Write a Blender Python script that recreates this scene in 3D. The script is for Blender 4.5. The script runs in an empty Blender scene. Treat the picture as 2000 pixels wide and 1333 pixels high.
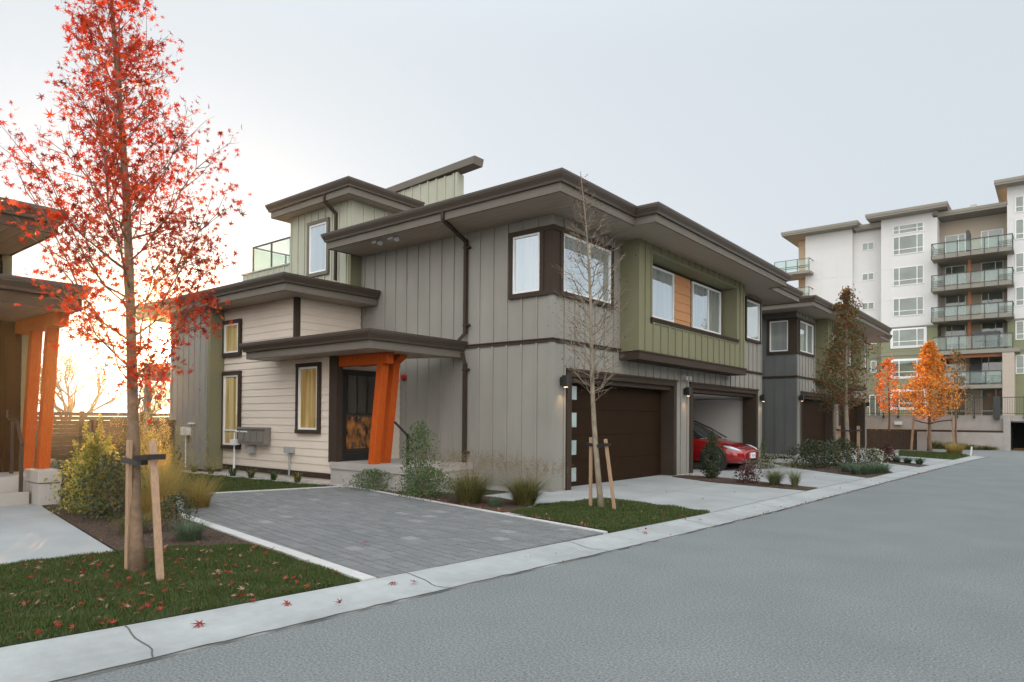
import bpy, math, random
import numpy as np
from mathutils import Vector, Matrix
R = math.radians
C = bpy.context.scene.collection
SC = bpy.context.scene

# ------------------------------------------------------------ camera
cam_d = bpy.data.cameras.new("camera"); cam = bpy.data.objects.new("camera", cam_d); C.objects.link(cam)
YAW, PIT, ROL = -0.6795, 0.0140, 0.0072
c_, s_ = math.cos(YAW), math.sin(YAW)
fwd = Vector((s_*math.cos(PIT), c_*math.cos(PIT), math.sin(PIT)))
rt = Vector((c_, -s_, 0)); up = rt.cross(fwd)
r2 = math.cos(ROL)*rt + math.sin(ROL)*up; u2 = -math.sin(ROL)*rt + math.cos(ROL)*up
m = Matrix((r2, u2, -fwd)).transposed().to_4x4(); m.translation = (0, 0, 1.5)
cam.matrix_world = m
cam_d.sensor_width = 36; cam_d.lens = 1319.5/2000*36; cam_d.shift_y = (800.5-666.5)/2000
cam_d.clip_start = 0.05; cam_d.clip_end = 3000
SC.camera = cam

# ------------------------------------------------------------ light
FILL_TOP, FILL_BACK = 0.5, 2.2  # strengths of the fill added to the unseen sky
SUN = Vector((-0.9097, 0.4054, 0.0903)).normalized()
EL = math.asin(SUN.z); AZ = math.atan2(SUN.x, SUN.y)
sd = bpy.data.lights.new("sun", 'SUN'); sd.energy = 5.0; sd.angle = R(0.5); sd.color = (1.0, 0.55, 0.20)
so = bpy.data.objects.new("sun", sd); C.objects.link(so)
so.rotation_euler = SUN.to_track_quat('Z', 'Y').to_euler()
W = bpy.data.worlds.new("World"); SC.world = W; W.use_nodes = True
nt = W.node_tree; nt.nodes.clear()
def N(t, tree=None, **kw):
    n = (tree or nt).nodes.new(t)
    for k, v in kw.items(): setattr(n, k, v)
    return n
sky = N('ShaderNodeTexSky'); sky.sky_type = 'NISHITA'; sky.sun_disc = False
sky.sun_elevation = EL; sky.sun_rotation = AZ; sky.altitude = 50; sky.air_density = 1.0; sky.dust_density = 0.8; sky.ozone_density = 1.0
hs = N('ShaderNodeHueSaturation'); hs.inputs['Saturation'].default_value = 0.30; hs.inputs['Value'].default_value = 1.0
nt.links.new(sky.outputs[0], hs.inputs['Color'])
# thin bright high overcast veil over the whole dome, evens the sky out
veil = N('ShaderNodeMix', data_type='RGBA'); veil.inputs[0].default_value = 0.86
nt.links.new(hs.outputs[0], veil.inputs[6]); veil.inputs[7].default_value = (3.22, 3.52, 3.80, 1)
# glow of the air round the low sun
geo = N('ShaderNodeTexCoord'); dot = N('ShaderNodeVectorMath', operation='DOT_PRODUCT')
dot.inputs[1].default_value = SUN; nt.links.new(geo.outputs['Generated'], dot.inputs[0])
mx = N('ShaderNodeMath', operation='MAXIMUM'); mx.inputs[1].default_value = 0; nt.links.new(dot.outputs['Value'], mx.inputs[0])
def lobe(p, amt, col):
    a = N('ShaderNodeMath', operation='POWER'); a.inputs[1].default_value = p; nt.links.new(mx.outputs[0], a.inputs[0])
    b = N('ShaderNodeVectorMath', operation='SCALE'); b.inputs[0].default_value = [amt*c for c in col]; nt.links.new(a.outputs[0], b.inputs['Scale'])
    return b
l1 = lobe(6, .45, (1.0, .93, .80)); l2 = lobe(150, .5, (1.0, .82, .55)); l3 = lobe(2500, 60, (1.0, .80, .50)); l4 = lobe(40000, 1500, (1, .86, .62))
acc = veil.outputs[2]
for l in (l1, l2, l3, l4):
    ad = N('ShaderNodeVectorMath', operation='ADD'); nt.links.new(acc, ad.inputs[0]); nt.links.new(l.outputs[0], ad.inputs[1]); acc = ad.outputs[0]
# added sky fill overhead and behind the viewer, lifts the shaded walls
sep = N('ShaderNodeSeparateXYZ'); nt.links.new(geo.outputs['Generated'], sep.inputs[0])
zr = N('ShaderNodeMapRange', interpolation_type='SMOOTHSTEP'); zr.inputs[1].default_value = .45; zr.inputs[2].default_value = .85; zr.inputs[3].default_value = 0; zr.inputs[4].default_value = FILL_TOP; nt.links.new(sep.outputs[2], zr.inputs[0])
db = N('ShaderNodeVectorMath', operation='DOT_PRODUCT'); db.inputs[1].default_value = (.72, -.69, 0); nt.links.new(geo.outputs['Generated'], db.inputs[0])
br_ = N('ShaderNodeMapRange', interpolation_type='SMOOTHSTEP'); br_.inputs[1].default_value = -.15; br_.inputs[2].default_value = .6; br_.inputs[3].default_value = 0; br_.inputs[4].default_value = FILL_BACK; nt.links.new(db.outputs['Value'], br_.inputs[0])
for src_, col_ in ((zr, (2.7, 3.75, 4.4)), (br_, (3.75, 3.6, 3.4))):
    cl = N('ShaderNodeVectorMath', operation='SCALE'); cl.inputs[0].default_value = col_; nt.links.new(src_.outputs[0], cl.inputs['Scale'])
    ad = N('ShaderNodeVectorMath', operation='ADD'); nt.links.new(acc, ad.inputs[0]); nt.links.new(cl.outputs[0], ad.inputs[1]); acc = ad.outputs[0]
bg = N('ShaderNodeBackground'); bg.inputs['Strength'].default_value = 0.13
nt.links.new(acc, bg.inputs['Color']); wo = N('ShaderNodeOutputWorld'); nt.links.new(bg.outputs[0], wo.inputs['Surface'])
SC.view_settings.view_transform = 'Standard'; SC.view_settings.look = 'None'
SC.view_settings.exposure = 0.82; SC.view_settings.gamma = 1; SC.view_settings.use_curve_mapping = False
SC.cycles.max_bounces = 8; SC.cycles.transparent_max_bounces = 12; SC.cycles.use_denoising = True

# ------------------------------------------------------------ materials
def mat(name, col, rough=.7, noise=0, nscale=8, spec=.5, metal=0, bump=0, bscale=40, col2=None, island=0, trans=0, stretch=None, coat=0, dirt=0, ior=None):
    mt = bpy.data.materials.new(name); mt.use_nodes = True; t = mt.node_tree
    b = t.nodes['Principled BSDF']; L = t.links.new
    b.inputs['Roughness'].default_value = rough; b.inputs['Metallic'].default_value = metal
    b.inputs['Specular IOR Level'].default_value = spec
    if ior: b.inputs['IOR'].default_value = ior
    if coat: b.inputs['Coat Weight'].default_value = coat; b.inputs['Coat Roughness'].default_value = .04
    c4 = (*col, 1); b.inputs['Base Color'].default_value = c4
    tc = N('ShaderNodeTexCoord', t); vec = tc.outputs['Object']
    if stretch:
        mp = N('ShaderNodeMapping', t); mp.inputs['Scale'].default_value = stretch; L(vec, mp.inputs[0]); vec = mp.outputs[0]
    out = None
    if noise:
        no = N('ShaderNodeTexNoise', t); no.inputs['Scale'].default_value = nscale; no.inputs['Detail'].default_value = 6; no.inputs['Roughness'].default_value = .65; L(vec, no.inputs['Vector'])
        rp = N('ShaderNodeMapRange', t); rp.inputs[1].default_value = .3; rp.inputs[2].default_value = .7; L(no.outputs[0], rp.inputs[0])
        mi = N('ShaderNodeMix', t, data_type='RGBA'); L(rp.outputs[0], mi.inputs[0])
        mi.inputs[6].default_value = (*[c*(1-noise) for c in col], 1)
        mi.inputs[7].default_value = (*(col2 if col2 else [min(1, c*(1+noise)) for c in col]), 1)
        out = mi.outputs[2]
    if dirt:
        no = N('ShaderNodeTexNoise', t); no.inputs['Scale'].default_value = .9; no.inputs['Detail'].default_value = 8; L(tc.outputs['Object'], no.inputs['Vector'])
        rp = N('ShaderNodeMapRange', t); rp.inputs[1].default_value = .35; rp.inputs[2].default_value = .7; rp.inputs[3].default_value = 1-dirt; rp.inputs[4].default_value = 1+dirt*.5; L(no.outputs[0], rp.inputs[0])
        v = N('ShaderNodeVectorMath', t, operation='SCALE'); L(rp.outputs[0], v.inputs['Scale'])
        if out: L(out, v.inputs[0])
        else: v.inputs[0].default_value = col
        out = v.outputs[0]
    if island:
        g = N('ShaderNodeNewGeometry', t); rm = N('ShaderNodeValToRGB', t); L(g.outputs['Random Per Island'], rm.inputs[0])
        el = rm.color_ramp.elements
        n = len(island)
        while len(el) < n: el.new(.5)
        for i, (p, c) in enumerate(island): el[i].position = p; el[i].color = (*c, 1)
        if out:
            mi = N('ShaderNodeMix', t, data_type='RGBA', blend_type='MULTIPLY'); mi.inputs[0].default_value = 1
            sc = N('ShaderNodeVectorMath', t, operation='DIVIDE'); L(out, sc.inputs[0]); sc.inputs[1].default_value = [max(c, .001) for c in col]
            L(sc.outputs[0], mi.inputs[6]); L(rm.outputs[0], mi.inputs[7]); out = mi.outputs[2]
        else: out = rm.outputs[0]
    if out: L(out, b.inputs['Base Color'])
    if bump:
        no = N('ShaderNodeTexNoise', t); no.inputs['Scale'].default_value = bscale; no.inputs['Detail'].default_value = 5; L(vec, no.inputs['Vector'])
        bp = N('ShaderNodeBump', t); bp.inputs['Strength'].default_value = bump; bp.inputs['Distance'].default_value = .01; L(no.outputs[0], bp.inputs['Height']); L(bp.outputs[0], b.inputs['Normal'])
    if trans:
        tr = N('ShaderNodeBsdfTranslucent', t); ms = N('ShaderNodeMixShader', t); ms.inputs[0].default_value = trans
        if out: L(out, tr.inputs[0])
        else: tr.inputs[0].default_value = c4
        L(b.outputs[0], ms.inputs[1]); L(tr.outputs[0], ms.inputs[2]); L(ms.outputs[0], t.nodes['Material Output'].inputs[0])
    return mt
M = {}
M['siding'] = mat('board_batten_paint', (.272, .258, .228), .7, spec=.25, noise=.05, nscale=3, bump=.15, bscale=60, stretch=(1, 1, .15), dirt=.07)
M['green'] = mat('green_paint', (.20, .192, .115), .7, spec=.2, noise=.05, nscale=3, bump=.15, bscale=60, stretch=(1, 1, .15), dirt=.05)
M['sage'] = mat('sage_paint', (.37, .37, .29), .6, noise=.05, nscale=3, dirt=.05)
M['lap'] = mat('lap_siding_paint', (.70, .61, .515), .6, noise=.04, nscale=4, bump=.2, bscale=30, stretch=(.2, .2, 3), dirt=.05)
M['trim'] = mat('dark_brown_trim', (.052, .037, .027), .65, spec=.15, noise=.08, nscale=4, dirt=.08)
M['fascia'] = mat('taupe_fascia', (.145, .128, .106), .7, spec=.2, noise=.06, nscale=3, dirt=.06)
M['gutter'] = mat('brown_gutter_metal', (.062, .047, .036), .38, spec=.35, noise=.06, nscale=5)
M['soffit'] = mat('soffit_vinyl', (.36, .29, .225), .5)
M['roof'] = mat('roof_membrane', (.10, .095, .09), .8, noise=.1)
M['vinyl'] = mat('white_vinyl', (.75, .75, .74), .35)
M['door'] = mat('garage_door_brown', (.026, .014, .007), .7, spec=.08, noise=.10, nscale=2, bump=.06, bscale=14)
M['black'] = mat('black_metal', (.018, .018, .018), .4)
M['conc'] = mat('broom_concrete', (.34, .35, .35), .8, noise=.07, nscale=1.5, bump=.25, bscale=120, dirt=.12)
M['curb'] = mat('curb_concrete', (.355, .365, .36), .8, noise=.10, nscale=5, bump=.3, bscale=90, dirt=.16)
M['wallconc'] = mat('cast_concrete', (.40, .37, .34), .8, noise=.08, nscale=2, bump=.2, bscale=30, dirt=.12)
M['found'] = mat('foundation_concrete', (.36, .34, .32), .85, noise=.1, nscale=5)
M['road'] = mat('road_asphalt', (.20, .212, .212), .9, spec=.25, noise=.55, nscale=60, bump=.9, bscale=120, dirt=.08)
M['soil'] = mat('bark_mulch', (.052, .03, .018), .95, noise=.5, nscale=35, bump=1, bscale=50)
M['turf'] = mat('turf_soil', (.028, .036, .012), .95, noise=.4, nscale=12)
M['cedar'] = mat('stained_timber', (.45, .078, .009), .6, spec=.2, noise=.22, nscale=9, stretch=(6, 6, .5), bump=.2, bscale=20)
M['panel'] = mat('cedar_panel', (.50, .23, .09), .55, noise=.15, nscale=10, stretch=(4, .4, 8))
M['stake'] = mat('stake_wood', (.33, .21, .13), .8, noise=.25, nscale=10, stretch=(8, 8, .8), bump=.4, bscale=20)
M['bark'] = mat('maple_bark', (.16, .105, .065), .9, noise=.35, nscale=14, bump=.6, bscale=30)
M['bark2'] = mat('pale_bark', (.21, .17, .12), .85, noise=.45, nscale=10, bump=.5, bscale=30, stretch=(1, 1, .6))
M['twig'] = mat('fine_twigs', (.22, .15, .11), .85)
M['redleaf'] = mat('red_maple_leaf', (.5, .03, .015), .45, trans=.55, island=[(0, (.34, .016, .004)), (.35, (.52, .032, .005)), (.7, (.62, .085, .008)), (.9, (.20, .022, .008)), (1, (.12, .018, .008))])
M['orleaf'] = mat('orange_leaf', (.7, .2, .02), .5, trans=.5, island=[(0, (.74, .36, .045)), (.4, (.70, .27, .03)), (.7, (.52, .14, .02)), (.85, (.30, .10, .02)), (1, (.8, .46, .08))])
M['mixleaf'] = mat('turning_leaf', (.2, .1, .03), .5, trans=.4, island=[(0, (.045, .075, .015)), (.5, (.10, .11, .02)), (.75, (.22, .07, .02)), (1, (.30, .04, .02))])
M['grass'] = mat('lawn_grass', (.07, .12, .02), .6, trans=.35, island=[(0, (.030, .058, .009)), (.5, (.055, .092, .014)), (.88, (.09, .12, .02)), (1, (.20, .16, .06))])
M['shrub'] = mat('shrub_leaf', (.06, .1, .03), .5, trans=.35, island=[(0, (.045, .08, .03)), (.5, (.08, .13, .04)), (1, (.15, .19, .07))])
M['dkshrub'] = mat('dark_shrub_leaf', (.04, .06, .02), .5, trans=.3, island=[(0, (.025, .045, .02)), (.6, (.05, .075, .03)), (1, (.09, .06, .03))])
M['goldgrass'] = mat('golden_grass', (.4, .27, .1), .7, trans=.65, island=[(0, (.36, .25, .08)), (.5, (.56, .40, .15)), (1, (.28, .28, .07))])
M['tangrass'] = mat('tan_seedheads', (.26, .19, .12), .8, trans=.4, island=[(0, (.13, .09, .04)), (1, (.26, .20, .10))])
M['olgrass'] = mat('olive_grass', (.09, .1, .03), .6, trans=.35, island=[(0, (.045, .06, .015)), (.5, (.14, .14, .035)), (1, (.34, .28, .11))])
M['blgrass'] = mat('blue_green_grass', (.1, .15, .1), .6, trans=.3, island=[(0, (.05, .09, .045)), (1, (.15, .20, .12))])
M['dead'] = mat('dry_leaf', (.35, .2, .13), .8, trans=.25, island=[(0, (.22, .09, .05)), (.25, (.40, .26, .17)), (.45, (.22, .02, .015)), (1, (.36, .035, .02))])
M['gravel'] = mat('pale_gravel', (.42, .40, .37), .8, island=[(0, (.22, .21, .20)), (.5, (.42, .40, .38)), (1, (.60, .57, .53))])
M['paver'] = mat('grey_pavers', (.22, .22, .215), .8, noise=.12, nscale=30, bump=.3, bscale=90, island=[(0, (.145, .147, .148)), (.45, (.16, .162, .162)), (.965, (.18, .181, .178)), (.97, (.215, .215, .21)), (1, (.24, .24, .235))])
M['border'] = mat('paver_border', (.50, .49, .47), .75, noise=.08, nscale=8)
M['joint'] = mat('joint_gap', (.045, .042, .038), .95)
M['dryjoint'] = mat('joint_sand', (.10, .095, .09), .95)
M['fence'] = mat('brown_fence', (.065, .042, .028), .75, noise=.2, nscale=6)
M['iron'] = mat('black_railing', (.03, .032, .034), .45)
M['white'] = mat('apartment_white_panel', (.62, .61, .60), .65, noise=.02, nscale=1)
M['aptgreen'] = mat('apartment_green_lap', (.20, .205, .115), .65)
M['aptlap'] = M['aptgreen']
M['apttrim'] = mat('apartment_taupe_fascia', (.22, .20, .165), .6)
M['beige'] = mat('apartment_beige', (.42, .36, .28), .7)
M['brick'] = mat('pale_brick', (.40, .34, .28), .8, noise=.12, nscale=8)
M['wood2'] = mat('apartment_timber', (.30, .11, .04), .6)
M['boxgrey'] = mat('grey_metal_box', (.35, .35, .35), .5)
M['red'] = mat('red_plastic', (.35, .01, .01), .3)
M['carpaint'] = mat('red_car_paint', (.30, .004, .006), .2, coat=1, metal=.15)
M['tyre'] = mat('tyre_rubber', (.012, .012, .012), .8)
M['rim'] = mat('wheel_rim', (.16, .16, .17), .3, metal=.9)
M['headlight'] = mat('headlight_glass', (.55, .62, .68), .08, coat=1)
M['plate'] = mat('licence_plate', (.75, .76, .76), .4)
M['blue'] = mat('plate_blue', (.05, .12, .35), .5)
M['drywall'] = mat('garage_drywall', (.62, .60, .56), .8)
M['mulch'] = mat('bark_chips', (.08, .05, .03), .9, island=[(0, (.025, .015, .01)), (.6, (.06, .035, .02)), (1, (.14, .085, .05))])
M['shadeside'] = mat('shaded_siding', (.135, .14, .135), .7, spec=.2, noise=.05, nscale=3, dirt=.06)  # farther house's side wall: its shade put into a darker siding colour
M['hedge'] = mat('hedge_leaf', (.05, .06, .02), .6, trans=.3, island=[(0, (.03, .04, .015)), (.7, (.07, .07, .02)), (1, (.30, .16, .03))])

M['budleaf'] = mat('dry_bud', (.09, .04, .03), .8, trans=.2)
M['redor'] = mat('red_orange_leaf', (.7, .12, .02), .5, trans=.5, island=[(0, (.70, .22, .03)), (.6, (.62, .13, .02)), (1, (.75, .32, .05))])
M['sunleaf'] = mat('yellow_green_leaf', (.2, .2, .05), .5, trans=.62, island=[(0, (.10, .15, .03)), (.4, (.28, .28, .06)), (1, (.55, .46, .13))])
M['burgundy'] = mat('burgundy_leaf', (.08, .02, .02), .5, trans=.3, island=[(0, (.05, .015, .015)), (.7, (.10, .03, .025)), (1, (.20, .12, .09))])
M['variegated'] = mat('variegated_leaf', (.2, .2, .1), .5, trans=.3, island=[(0, (.05, .08, .03)), (.55, (.08, .10, .04)), (.7, (.35, .34, .25)), (1, (.5, .48, .38))])
M['palegrass'] = mat('pale_green_grass', (.2, .22, .09), .6, trans=.4, island=[(0, (.12, .15, .05)), (1, (.30, .28, .16))])

def glassmat(name, c1, c2, scale, refl=.30, wav=True, tint=(1, 1, 1)):
    mt = bpy.data.materials.new(name); mt.use_nodes = True; t = mt.node_tree; L = t.links.new
    t.nodes.clear(); out = N('ShaderNodeOutputMaterial', t)
    tc = N('ShaderNodeTexCoord', t); mp = N('ShaderNodeMapping', t); mp.inputs['Scale'].default_value = scale; L(tc.outputs['Object'], mp.inputs[0])
    no = N('ShaderNodeTexNoise', t); no.inputs['Scale'].default_value = 1; no.inputs['Detail'].default_value = 3; L(mp.outputs[0], no.inputs['Vector'])
    rp = N('ShaderNodeMapRange', t); rp.inputs[1].default_value = .35; rp.inputs[2].default_value = .65; L(no.outputs[0], rp.inputs[0])
    mi = N('ShaderNodeMix', t, data_type='RGBA'); mi.inputs[6].default_value = (*c1, 1); mi.inputs[7].default_value = (*c2, 1); L(rp.outputs[0], mi.inputs[0])
    d = N('ShaderNodeBsdfDiffuse', t); L(mi.outputs[2], d.inputs[0])
    g = N('ShaderNodeBsdfGlossy', t); g.inputs['Roughness'].default_value = .015; g.inputs['Color'].default_value = (*tint, 1)
    bn = N('ShaderNodeTexNoise', t); bn.inputs['Scale'].default_value = 1.7; L(tc.outputs['Object'], bn.inputs['Vector'])
    bp = N('ShaderNodeBump', t); bp.inputs['Strength'].default_value = .05; bp.inputs['Distance'].default_value = .05; L(bn.outputs[0], bp.inputs['Height']); L(bp.outputs[0], g.inputs['Normal'])
    lw = N('ShaderNodeFresnel', t); lw.inputs[0].default_value = 1.5
    ma = N('ShaderNodeMath', t, operation='MULTIPLY_ADD'); ma.inputs[1].default_value = 1.0; ma.inputs[2].default_value = refl; ma.use_clamp = True; L(lw.outputs[0], ma.inputs[0])
    ms = N('ShaderNodeMixShader', t); L(ma.outputs[0], ms.inputs[0]); L(d.outputs[0], ms.inputs[1]); L(g.outputs[0], ms.inputs[2]); L(ms.outputs[0], out.inputs[0])
    return mt
M['pane'] = glassmat('window_curtain_glass', (.30, .34, .34), (.40, .44, .43), (6, 6, .4), .42, tint=(.80, .87, .93))
M['darkpane'] = glassmat('dark_window_glass', (.03, .035, .03), (.07, .075, .06), (3, 3, 1), .22)
M['warmpane'] = glassmat('warm_reflection_glass', (.38, .24, .06), (.78, .60, .28), (8, 8, .6), .24)  # warm reflections painted into the pane colour
M['doorpane'] = glassmat('door_glass', (.012, .010, .008), (.03, .02, .012), (2, 2, 2), .10)
M['doorlow'] = glassmat('door_reflection_glass', (.02, .012, .006), (.42, .15, .02), (4, 7, 5), .08)  # orange patches stand in for sunlit things reflected in the door
M['aptpane'] = glassmat('apartment_glass', (.07, .095, .075), (.14, .18, .14), (.6, .6, .6), .05)
M['frost'] = glassmat('frosted_lite', (.30, .38, .36), (.38, .46, .44), (3, 3, 3), .08)
M['carglass'] = glassmat('car_glass', (.015, .02, .02), (.03, .035, .03), (2, 2, 2), .08)
def clearglass(name, a, tint):
    mt = bpy.data.materials.new(name); mt.use_nodes = True; t = mt.node_tree; t.nodes.clear(); L = t.links.new
    out = N('ShaderNodeOutputMaterial', t); tr = N('ShaderNodeBsdfTransparent', t); tr.inputs[0].default_value = (*tint, 1)
    d = N('ShaderNodeBsdfPrincipled', t); d.inputs['Base Color'].default_value = (.7, .75, .74, 1); d.inputs['Roughness'].default_value = .08
    ms = N('ShaderNodeMixShader', t); ms.inputs[0].default_value = a; L(tr.outputs[0], ms.inputs[1]); L(d.outputs[0], ms.inputs[2]); L(ms.outputs[0], out.inputs[0])
    return mt
M['railglass'] = clearglass('balcony_glass', .14, (.85, .92, .88))

# ------------------------------------------------------------ builders
ORG = {}
def tag(o, label=None, cat=None, group=None, kind=None):
    if label: o['label'] = label
    if cat: o['category'] = cat
    if group: o['group'] = group
    if kind: o['kind'] = kind
    return o
def thing(name, loc, label, cat, group=None, rz=0):
    o = bpy.data.objects.new(name, None); o.empty_display_size = .2; C.objects.link(o)
    o.location = loc; o.rotation_euler.z = rz; ORG[o.name] = Vector(loc)
    return tag(o, label, cat, group)
class MB:
    def __init__(s): s.v = []; s.f = []
    def add(s, vs, fs):
        b = len(s.v); s.v += [tuple(v) for v in vs]; s.f += [tuple(b+i for i in f) for f in fs]; return s
    def box(s, x0, x1, y0, y1, z0, z1):
        x0, x1 = min(x0, x1), max(x0, x1); y0, y1 = min(y0, y1), max(y0, y1); z0, z1 = min(z0, z1), max(z0, z1)
        return s.add([(x0, y0, z0), (x1, y0, z0), (x1, y1, z0), (x0, y1, z0), (x0, y0, z1), (x1, y0, z1), (x1, y1, z1), (x0, y1, z1)],
                     [(0, 3, 2, 1), (4, 5, 6, 7), (0, 1, 5, 4), (1, 2, 6, 5), (2, 3, 7, 6), (3, 0, 4, 7)])
    def poly(s, pts, z): return s.add([(p[0], p[1], z) for p in pts], [tuple(range(len(pts)))])
    def prism(s, pts, z0, z1):
        n = len(pts)
        a = sum(pts[i][0]*pts[(i+1) % n][1]-pts[(i+1) % n][0]*pts[i][1] for i in range(n))
        if a < 0: pts = pts[::-1]
        return s.add([(p[0], p[1], z0) for p in pts]+[(p[0], p[1], z1) for p in pts],
                     [tuple(range(n))[::-1], tuple(range(n, 2*n))]+[(i, (i+1) % n, n+(i+1) % n, n+i) for i in range(n)])
    def tube(s, path, rad, n=6, cap=True):
        P = [Vector(p) for p in path]; k = len(P)
        if not hasattr(rad, '__len__'): rad = [rad]*k
        vs = []; fs = []; ref = None
        for i in range(k):
            t = (P[min(i+1, k-1)]-P[max(i-1, 0)]).normalized()
            if ref is None: ref = Vector((1, 0, 0)) if abs(t.x) < .9 else Vector((0, 1, 0))
            a = (ref-t*ref.dot(t)).normalized(); b = t.cross(a); ref = a
            for j in range(n):
                w = 2*math.pi*j/n; vs.append(P[i]+(a*math.cos(w)+b*math.sin(w))*rad[i])
        for i in range(k-1):
            for j in range(n): fs.append((i*n+j, i*n+(j+1) % n, (i+1)*n+(j+1) % n, (i+1)*n+j))
        if cap: fs += [tuple(range(n))[::-1], tuple((k-1)*n+j for j in range(n))]
        return s.add(vs, fs)
    def bar(s, p0, p1, w, h=None):          # square bar, local axes near world
        p0, p1 = Vector(p0), Vector(p1); h = h or w; t = (p1-p0).normalized()
        a = t.cross(Vector((0, 0, 1)));
        if a.length < .2: a = t.cross(Vector((0, 1, 0)))
        a.normalize(); b = a.cross(t)
        vs = []
        for p in (p0, p1):
            for u, v in ((-1, -1), (1, -1), (1, 1), (-1, 1)): vs.append(p+a*u*w/2+b*v*h/2)
        return s.add(vs, [(0, 1, 2, 3), (7, 6, 5, 4), (0, 4, 5, 1), (1, 5, 6, 2), (2, 6, 7, 3), (3, 7, 4, 0)])
    def build(s, name, mt, parent=None, smooth=False, bevel=0):
        me = bpy.data.meshes.new(name); off = ORG[parent.name] if parent else Vector((0, 0, 0))
        v = np.array(s.v, dtype=np.float64)-np.array(off)
        me.from_pydata(v.tolist(), [], s.f)
        me.validate(); me.materials.append(mt)
        if smooth: me.polygons.foreach_set('use_smooth', [True]*len(me.polygons))
        o = bpy.data.objects.new(name, me); C.objects.link(o)
        if parent: o.parent = parent; ORG[o.name] = off
        else: ORG[o.name] = Vector((0, 0, 0))
        if bevel:
            bv = o.modifiers.new('bevel', 'BEVEL'); bv.width = bevel; bv.segments = 2; bv.limit_method = 'ANGLE'
        return o
def fastmesh(name, V, F, mt, parent=None, off=(0, 0, 0)):      # F (n,3)
    V = np.asarray(V, np.float32)-np.asarray(off, np.float32); F = np.asarray(F, np.int32)
    me = bpy.data.meshes.new(name); me.vertices.add(len(V)); me.vertices.foreach_set('co', V.ravel())
    k = F.shape[1]; me.loops.add(F.size); me.loops.foreach_set('vertex_index', F.ravel())
    me.polygons.add(len(F)); me.polygons.foreach_set('loop_start', np.arange(0, F.size, k, dtype=np.int32))
    me.update(calc_edges=True); me.materials.append(mt)
    o = bpy.data.objects.new(name, me); C.objects.link(o)
    if parent: o.parent = parent
    return o
def struct(o, kind='structure'): o['kind'] = kind; return o
def inpoly(x, y, P):
    c = np.zeros(len(x), bool); n = len(P)
    for i in range(n):
        x1, y1 = P[i]; x2, y2 = P[(i+1) % n]
        if y1 == y2: continue
        c ^= ((y1 > y) != (y2 > y)) & (x < (x2-x1)*(y-y1)/(y2-y1)+x1)
    return c

# ------------------------------------------------------------ house building tools
def panelwall(mb, plane, c, out, a0, a1, z0, z1, holes=(), th=.15):
    A = sorted({a0, a1, *[h[0] for h in holes], *[h[1] for h in holes]}); Z = sorted({z0, z1, *[h[2] for h in holes], *[h[3] for h in holes]})
    for i in range(len(A)-1):
        for j in range(len(Z)-1):
            am, zm = (A[i]+A[i+1])/2, (Z[j]+Z[j+1])/2
            if not (a0 < am < a1 and z0 < zm < z1): continue
            if any(h[0] < am < h[1] and h[2] < zm < h[3] for h in holes): continue
            b = (c-out*th, c)
            if plane == 'x': mb.box(*b, A[i], A[i+1], Z[j], Z[j+1])
            else: mb.box(A[i], A[i+1], *b, Z[j], Z[j+1])
def battens(mb, plane, c, out, a0, a1, z0, z1, holes=(), step=.4, start=None, w=.05, d=.028):
    a = a0+step if start is None else start
    while a < a1-.02:
        segs = [(z0, z1)]
        for h in holes:
            if h[0]-.01 < a < h[1]+.01:
                ns = []
                for s0, s1 in segs:
                    if h[3] <= s0 or h[2] >= s1: ns.append((s0, s1)); continue
                    if h[2] > s0: ns.append((s0, h[2]))
                    if h[3] < s1: ns.append((h[3], s1))
                segs = ns
        for s0, s1 in segs:
            if s1-s0 < .02: continue
            if plane == 'x': mb.box(c, c+out*d, a-w/2, a+w/2, s0, s1)
            else: mb.box(a-w/2, a+w/2, c, c+out*d, s0, s1)
        a += step
def lap(mb, plane, c, out, a0, a1, z0, z1, step=.178):
    z = z0
    while z < z1-.01:
        zt = min(z+step+.012, z1); b, t = c+out*.022, c+out*.006
        for q in ((a0, a1),):
            p = [(q[0], c, z), (q[0], b, z), (q[0], t, zt), (q[0], c, zt), (q[1], c, z), (q[1], b, z), (q[1], t, zt), (q[1], c, zt)]
            if plane == 'x': p = [(y, x, zz) for x, y, zz in p]
            mb.add(p, [(0, 1, 2, 3), (7, 6, 5, 4), (0, 4, 5, 1), (1, 5, 6, 2), (2, 6, 7, 3), (3, 7, 4, 0)])
        z += step
def bx(mb, plane, c0, c1, a0, a1, z0, z1):
    if plane == 'x': mb.box(c0, c1, a0, a1, z0, z1)
    else: mb.box(a0, a1, c0, c1, z0, z1)
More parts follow.
